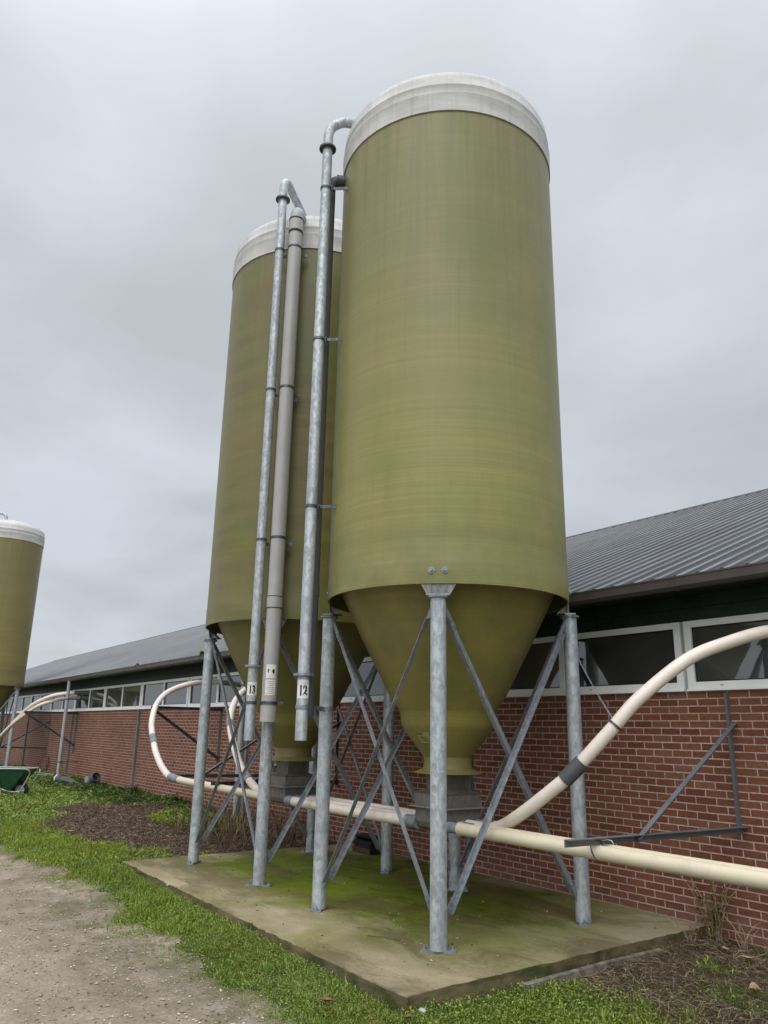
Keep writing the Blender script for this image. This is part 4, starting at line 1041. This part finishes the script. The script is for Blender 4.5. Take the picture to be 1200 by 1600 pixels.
def fallen_leaf(x, y, L, az, label, col, z=None, curl=.35):
    z = (gh(x, y) + .045 if z is None else z); g = G(); n = 8; vs = []
    ca, sa_ = math.cos(az), math.sin(az)
    for i in range(n+1):
        s = i/n; w = L*.30*math.sin(PI*min(1, s*.95+.03))**.7*(1-.25*s) + .0008; zz = curl*L*(2*s-1)**2*.5
        for k in (-1, 0, 1):
            px, py = (s-.5)*L, k*w; vs.append((x+px*ca-py*sa_, y+px*sa_+py*ca, z+zz+abs(k)*w*.6+.006*random.random()))
    fs = [(i*3+k, i*3+k+1, (i+1)*3+k+1, (i+1)*3+k) for i in range(n) for k in (0, 1)]
    vs += [(a, b, c-.0015) for a, b, c in vs]; o3 = 3*(n+1); fs += [tuple(reversed([o3+q for q in f])) for f in fs]
    g.add(vs, fs); o = obj('fallen_leaf', g, col, None, 60); tag(o, label, 'leaf', 'fallen leaves')
M['leaf_tan'] = plain('tan_leaf', (.36,.22,.12), .6, 0, .3, 30); M['leaf_brown'] = plain('brown_leaf', (.17,.085,.045), .6, 0, .3, 30); M['leaf_pale'] = plain('pale_leaf', (.40,.33,.22), .6, 0, .3, 30)
fallen_leaf(-4.02, 6.30, .10, 2.4, 'tan fallen leaf in front of the weed at the slab corner', M['leaf_tan'])
fallen_leaf(-3.80, 6.25, .09, .5, 'pale tan fallen leaf right of the slab corner weed', M['leaf_pale'])
fallen_leaf(-3.35, 5.55, .15, 2.2, 'curled brown leaf at the lower right corner', M['leaf_tan'], None, .6)
fallen_leaf(-4.72, 2.98, .09, 1.0, 'dark brown leaf in the grass at the bottom edge', M['leaf_brown'])
fallen_leaf(-4.25, 3.27, .07, 2.0, 'reddish brown leaf beside the front slab corner', M['leaf_brown'])
fallen_leaf(-8.55, 3.38, .07, .6, 'pale leaf on the grass at the left slab edge', M['leaf_pale'])
fallen_leaf(-11.4, 3.15, .09, 1.6, 'tan leaf on the grass strip between path and brown bed', M['leaf_tan'])
fallen_leaf(-13.1, 3.55, .13, 1.3, 'pale leaf in the grass far left, in front of the brown bed', M['leaf_pale'])
# small pale stone beside the slab's front edge
g = G(); vs = []
bm_pts = [(math.cos(a)*.03*math.cos(b)*random.uniform(.8,1.2), math.sin(a)*.022*math.cos(b)*random.uniform(.8,1.2), .016*math.sin(b)) for b in (-1.2,-.4,.4,1.2) for a in [2*PI*i/9 for i in range(9)]]
g.add([(x-4.30, y+3.42, z-.07) for x, y, z in bm_pts], [(r*9+i, r*9+(i+1) % 9, (r+1)*9+(i+1) % 9, (r+1)*9+i) for r in range(3) for i in range(9)] + [tuple(range(8,-1,-1)), tuple(27+i for i in range(9))])
o = obj('stone', g, M['pvc_grey'], None, 60); tag(o, 'small pale stone at the front corner of the concrete slab', 'stone')
# weathered edging board along the slab's right side
g = G(); pts = [(-4.335, 4.35, -.085), (-4.330, 4.8, -.070), (-4.345, 5.3, -.066), (-4.375, 5.95, -.075)]
for i in range(3):
    p, q = Vector(pts[i]), Vector(pts[i+1]); 
    vs = [p+Vector((-.022,0,-.05)), p+Vector((.018,0,-.05)), p+Vector((.018,0,.012)), p+Vector((-.022,0,.016)), q+Vector((-.022,0,-.05)), q+Vector((.018,0,-.05)), q+Vector((.018,0,.012)), q+Vector((-.022,0,.016))]
    g.add(vs, [(0,1,5,4),(1,2,6,5),(2,3,7,6),(3,0,4,7)] + ([(3,2,1,0)] if i == 0 else []) + ([(4,5,6,7)] if i == 2 else []))
o = obj('edging_board', g, M['wood'], None); tag(o, 'weathered grey wooden board lying along the slab edge', 'board')
# black bait box at the wall
t = thing('bait_box', (-9.42, 6.52, 0), 'black plastic box on the slab against the wall behind the silo legs', 'box')
g = G(); g.prism([(-.10,.003),(.10,.003),(.10,.14),(.02,.20),(-.10,.20)], (-9.62,6.53,0), (0,-1,0), (0,0,1), (1,0,0), .40); obj('body', g, M['black_plastic'], t)
g = G(); g.bx(-9.64,-9.20,6.42,6.645,.202,.218); obj('lid', g, M['black_plastic'], t)
g = G(); g.bx(-9.63,-9.21,6.415,6.429,.004,.07); obj('door', g, M['rust'], t)
g = G(); g.tube([(-9.64,6.50,.18),(-9.74,6.48,.20),(-9.76,6.47,.22)], .02, 8); obj('spout', g, M['black_plastic'], t, 60)

# wheelbarrow
def barrow(px, py, z, rot):
    t = thing('wheelbarrow', (px, py, z), 'green wheelbarrow with pale tubular frame on the grass at the left edge', 'wheelbarrow'); t.rotation_euler = (0,0,rot)
    def put(name, g, mat, parent=None, smooth=None): return obj(name, g, mat, parent or t, smooth, world=False)
    g = G(); T0 = [(-.78,-.36,.66),(.50,-.33,.66),(.50,.33,.66),(-.78,.36,.66)]; B0 = [(-.42,-.24,.20),(.13,-.22,.17),(.13,.22,.17),(-.42,.24,.20)]
    inn = [(x*.97+.0, y*.95, zz) for x, y, zz in T0]; inb = [(x*.95, y*.92, zz+.015) for x, y, zz in B0]
    vs = T0+B0+inn+inb; fs = [(7,6,5,4),(0,4,5,1),(1,5,6,2),(2,6,7,3),(3,7,4,0),(12,13,14,15),(8,9,13,12),(9,10,14,13),(10,11,15,14),(11,8,12,15),(0,1,9,8),(1,2,10,9),(2,3,11,10),(3,0,8,11)]
    g.add(vs, fs); put('tub', g, M['tub_green'])
    g = G(); rim = [(-.78,-.37,.665),(.50,-.34,.665),(.53,-.30,.665),(.53,.30,.665),(.50,.34,.665),(-.78,.37,.665),(-.80,0,.665),(-.78,-.37,.665)]
    g.tube(rim, .016, 8); put('rim', g, M['barrow_tube'], None, 60)
    for sy in (-1, 1):
        g = G(); y = sy*.25
        lp = catmull([(-.16,y*1.40,.60),(-.14,y*1.35,.48),(-.02,y*1.2,.10),(.03,y*1.15,.03),(.10,y*1.1,.02),(.26,y*.9,.03),(.34,y*.9,.10),(.52,y*1.0,.45),(.57,y*1.1,.58),(.53,y*1.25,.645),(.44,y*1.38,.665)], 6)
        g.tube(lp, .017, 8); put('frame_loop', g, M['barrow_tube'], None, 60)
        g = G(); g.tube(catmull([(.42,y*.4,.17),(.1,y*.8,.16),(-.6,y*1.2,.40),(-1.35,y*1.25,.62)], 6), .018, 8); h = put('handle', g, M['barrow_tube'], None, 60)
        g = G(); g.tube([(-1.22,y*1.25,.582),(-1.37,y*1.25,.626)], .023, 10); put('grip', g, M['black_rubber'], h, 60)
        g = G(); g.tube(catmull([(-.5,y*1.15,.37),(-.52,y*1.2,.18),(-.48,y*1.25,.02),(-.40,y*1.25,.01)], 5), .015, 8); put('stand', g, M['barrow_tube'], None, 60)
    g = G(); tor = []
    for i in range(24):
        a = 2*PI*i/24
        for k in range(10):
            b_ = 2*PI*k/10; r = .15+.045*math.cos(b_); tor.append((.28+r*math.cos(a), .045*math.sin(b_), .18+r*math.sin(a)))
    g.add(tor, [(i*10+k, i*10+(k+1) % 10, ((i+1) % 24)*10+(k+1) % 10, ((i+1) % 24)*10+k) for i in range(24) for k in range(10)])
    w = put('wheel', g, M['black_rubber'], None, 60)
    g = G(); g.tube([(.28,-.03,.18),(.28,.03,.18)], .11, 20); g.tube([(.28,-.14,.18),(.28,.14,.18)], .015, 8); put('rim', g, M['barrow_tube'], w, 40)
barrow(-20.85, 4.12, -.07, math.radians(54.6))

# loose grey pvc fittings in the weeds
t = thing('pipe_elbow', (-22.7,6.2,0), 'dark grey plastic pipe elbow with a white end lying in the weeds', 'pipe fitting')
g = G(); pp = catmull([(-24.0,6.02,.14),(-23.55,6.06,.14),(-23.2,6.10,.12),(-22.8,6.20,.02),(-22.5,6.26,-.05)], 8); g.tube(pp, .10, 18); obj('elbow', g, M['pvc_dark'], t, 60)
g = G(); g.tube([pp[0], pp[5]], .118, 18); obj('socket', g, M['pvc_dark'], t, 60)
g = G(); d = (pp[0]-pp[1]).normalized(); g.tube([pp[0]+d*.10, pp[0]+d*.0], .112, 18); obj('end_cap', g, M['paper'], t, 60)
t = thing('pipe_branch', (-22.2,6.4,0), 'grey plastic pipe branch with an open socket lying beside the elbow', 'pipe fitting')
def hollow(g, p, q, r, wall=.012, n=18):
    p = Vector(p); q = Vector(q); d = (q-p).normalized(); u = d.orthogonal().normalized(); w = d.cross(u); vs = []
    for c, rr in ((p, r), (q, r), (q, r-wall), (p+d*.02, r-wall)):
        for k in range(n): a = 2*PI*k/n; vs.append(c+(u*math.cos(a)+w*math.sin(a))*rr)
    g.add(vs, [(i*n+k, i*n+(k+1) % n, (i+1)*n+(k+1) % n, (i+1)*n+k) for i in range(3) for k in range(n)] + [tuple(3*n+k for k in range(n))])
g = G(); hollow(g, (-22.6,6.35,.0), (-22.05,6.46,.27), .095); obj('body', g, M['grey_post'], t, 60)
g = G(); hollow(g, (-22.17,6.43,.21), (-22.0,6.47,.295), .125); obj('socket', g, M['pvc_dark'], t, 60)
g = G(); hollow(g, (-22.42,6.38,.08), (-22.62,6.42,.22), .085); obj('side_branch', g, M['grey_post'], t, 60)
g = G(); g.tube([(-27.6,6.1,.06),(-26.1,6.35,.07)], .10, 16); o = obj('loose_pipe', g, M['pvc_join'], None, 60); tag(o, 'grey plastic pipe lying on the ground behind the wheelbarrow', 'pipe')
# bare twig on the slab
g = G(); g.tube([(-5.72,3.98,.008),(-5.60,4.06,.012),(-5.47,4.12,.007)], .004, 5); o = obj('twig', g, M['stem'], None); tag(o, 'thin dark twig on the slab between the front legs', 'twig')

# ------------------------------------------------------------------ light, sky
SUN_EL, SUN_AZ = math.radians(48), math.radians(-50)      # azimuth of the bright part of the overcast (from +x axis)
sd = Vector((math.cos(SUN_EL)*math.cos(SUN_AZ), math.cos(SUN_EL)*math.sin(SUN_AZ), math.sin(SUN_EL)))
L = bpy.data.lights.new('sun', 'SUN'); L.energy = 1.1; L.angle = math.radians(50); L.color = (1, .95, .87)
lo = bpy.data.objects.new('sun', L); COL.objects.link(lo); lo.rotation_euler = (-sd).to_track_quat('-Z', 'Y').to_euler(); lo.location = (0,0,30)
w = bpy.data.worlds.new('World'); S.world = w; w.use_nodes = True; nt = w.node_tree; k = N(nt)
bg = nt.nodes['Background']; bg.inputs['Strength'].default_value = .10
sky = k.n('ShaderNodeTexSky', sky_type='NISHITA'); sky.sun_disc = False; sky.sun_elevation = SUN_EL; sky.sun_rotation = PI/2 - SUN_AZ
tc = k.n('ShaderNodeTexCoord'); d = tc.outputs['Generated']; x_, y_, z_ = k.sep(d)
zz = k.math('ADD', k.math('MAXIMUM', z_, 0.0), .22)
cv = k.n('ShaderNodeCombineXYZ'); k.set(cv.inputs[0], k.math('DIVIDE', x_, zz)); k.set(cv.inputs[1], k.math('DIVIDE', y_, zz)); cv.inputs[2].default_value = 3.1
n1 = k.noise(cv.outputs[0], 1.5, 6, .5, .2); n2 = k.noise(cv.outputs[0], .45, 3, .5)
cl = k.math('ADD', k.math('MULTIPLY', n1, .6), k.math('MULTIPLY', n2, .4))
clouds = k.mix(k.ramp(cl, [(.40, 0), (.585, 1)]), (5.45,5.72,6.10), (7.1,7.4,8.05))
# brighter overhead and towards the hidden sun
el = k.ramp(z_, [(0, .97), (.22, .91), (.5, .99), (.66, 1.10), (1, 2.1)])
clouds = k.mix(1, clouds, el, 'MULTIPLY')
dt = k.n('ShaderNodeVectorMath', operation='DOT_PRODUCT'); nt.links.new(d, dt.inputs[0]); dt.inputs[1].default_value = sd
gl = k.ramp(dt.outputs['Value'], [(.15, 1.0), (.6, 1.5), (1, 2.6)])
clouds = k.mix(1, clouds, gl, 'MULTIPLY')
nt.links.new(k.mix(.92, sky.outputs[0], clouds), bg.inputs['Color'])

# ------------------------------------------------------------------ camera
cd = bpy.data.cameras.new('camera'); cam = bpy.data.objects.new('camera', cd); COL.objects.link(cam); S.camera = cam
yaw, pit_, rol = math.radians(54.604), math.radians(15.781), math.radians(1.093)
fw = Vector((-math.sin(yaw)*math.cos(pit_), math.cos(yaw)*math.cos(pit_), math.sin(pit_))); rt = fw.cross(Vector((0,0,1))).normalized(); up = rt.cross(fw)
r2 = rt*math.cos(rol)+up*math.sin(rol); u2 = up*math.cos(rol)-rt*math.sin(rol)
mt = Matrix.Identity(4)
for i in range(3): mt[i][0] = r2[i]; mt[i][1] = u2[i]; mt[i][2] = -fw[i]
mt.translation = Vector((0,0,1.6)); cam.matrix_world = mt
cd.sensor_fit = 'VERTICAL'; cd.sensor_height = 36; cd.sensor_width = 27; cd.lens = 36*1211.19/1600; cd.clip_start = .05; cd.clip_end = 2000
S.view_settings.view_transform = 'Standard'; S.view_settings.look = 'None'; S.view_settings.exposure = .06; S.view_settings.gamma = 1
S.render.resolution_x = 768; S.render.resolution_y = 1024
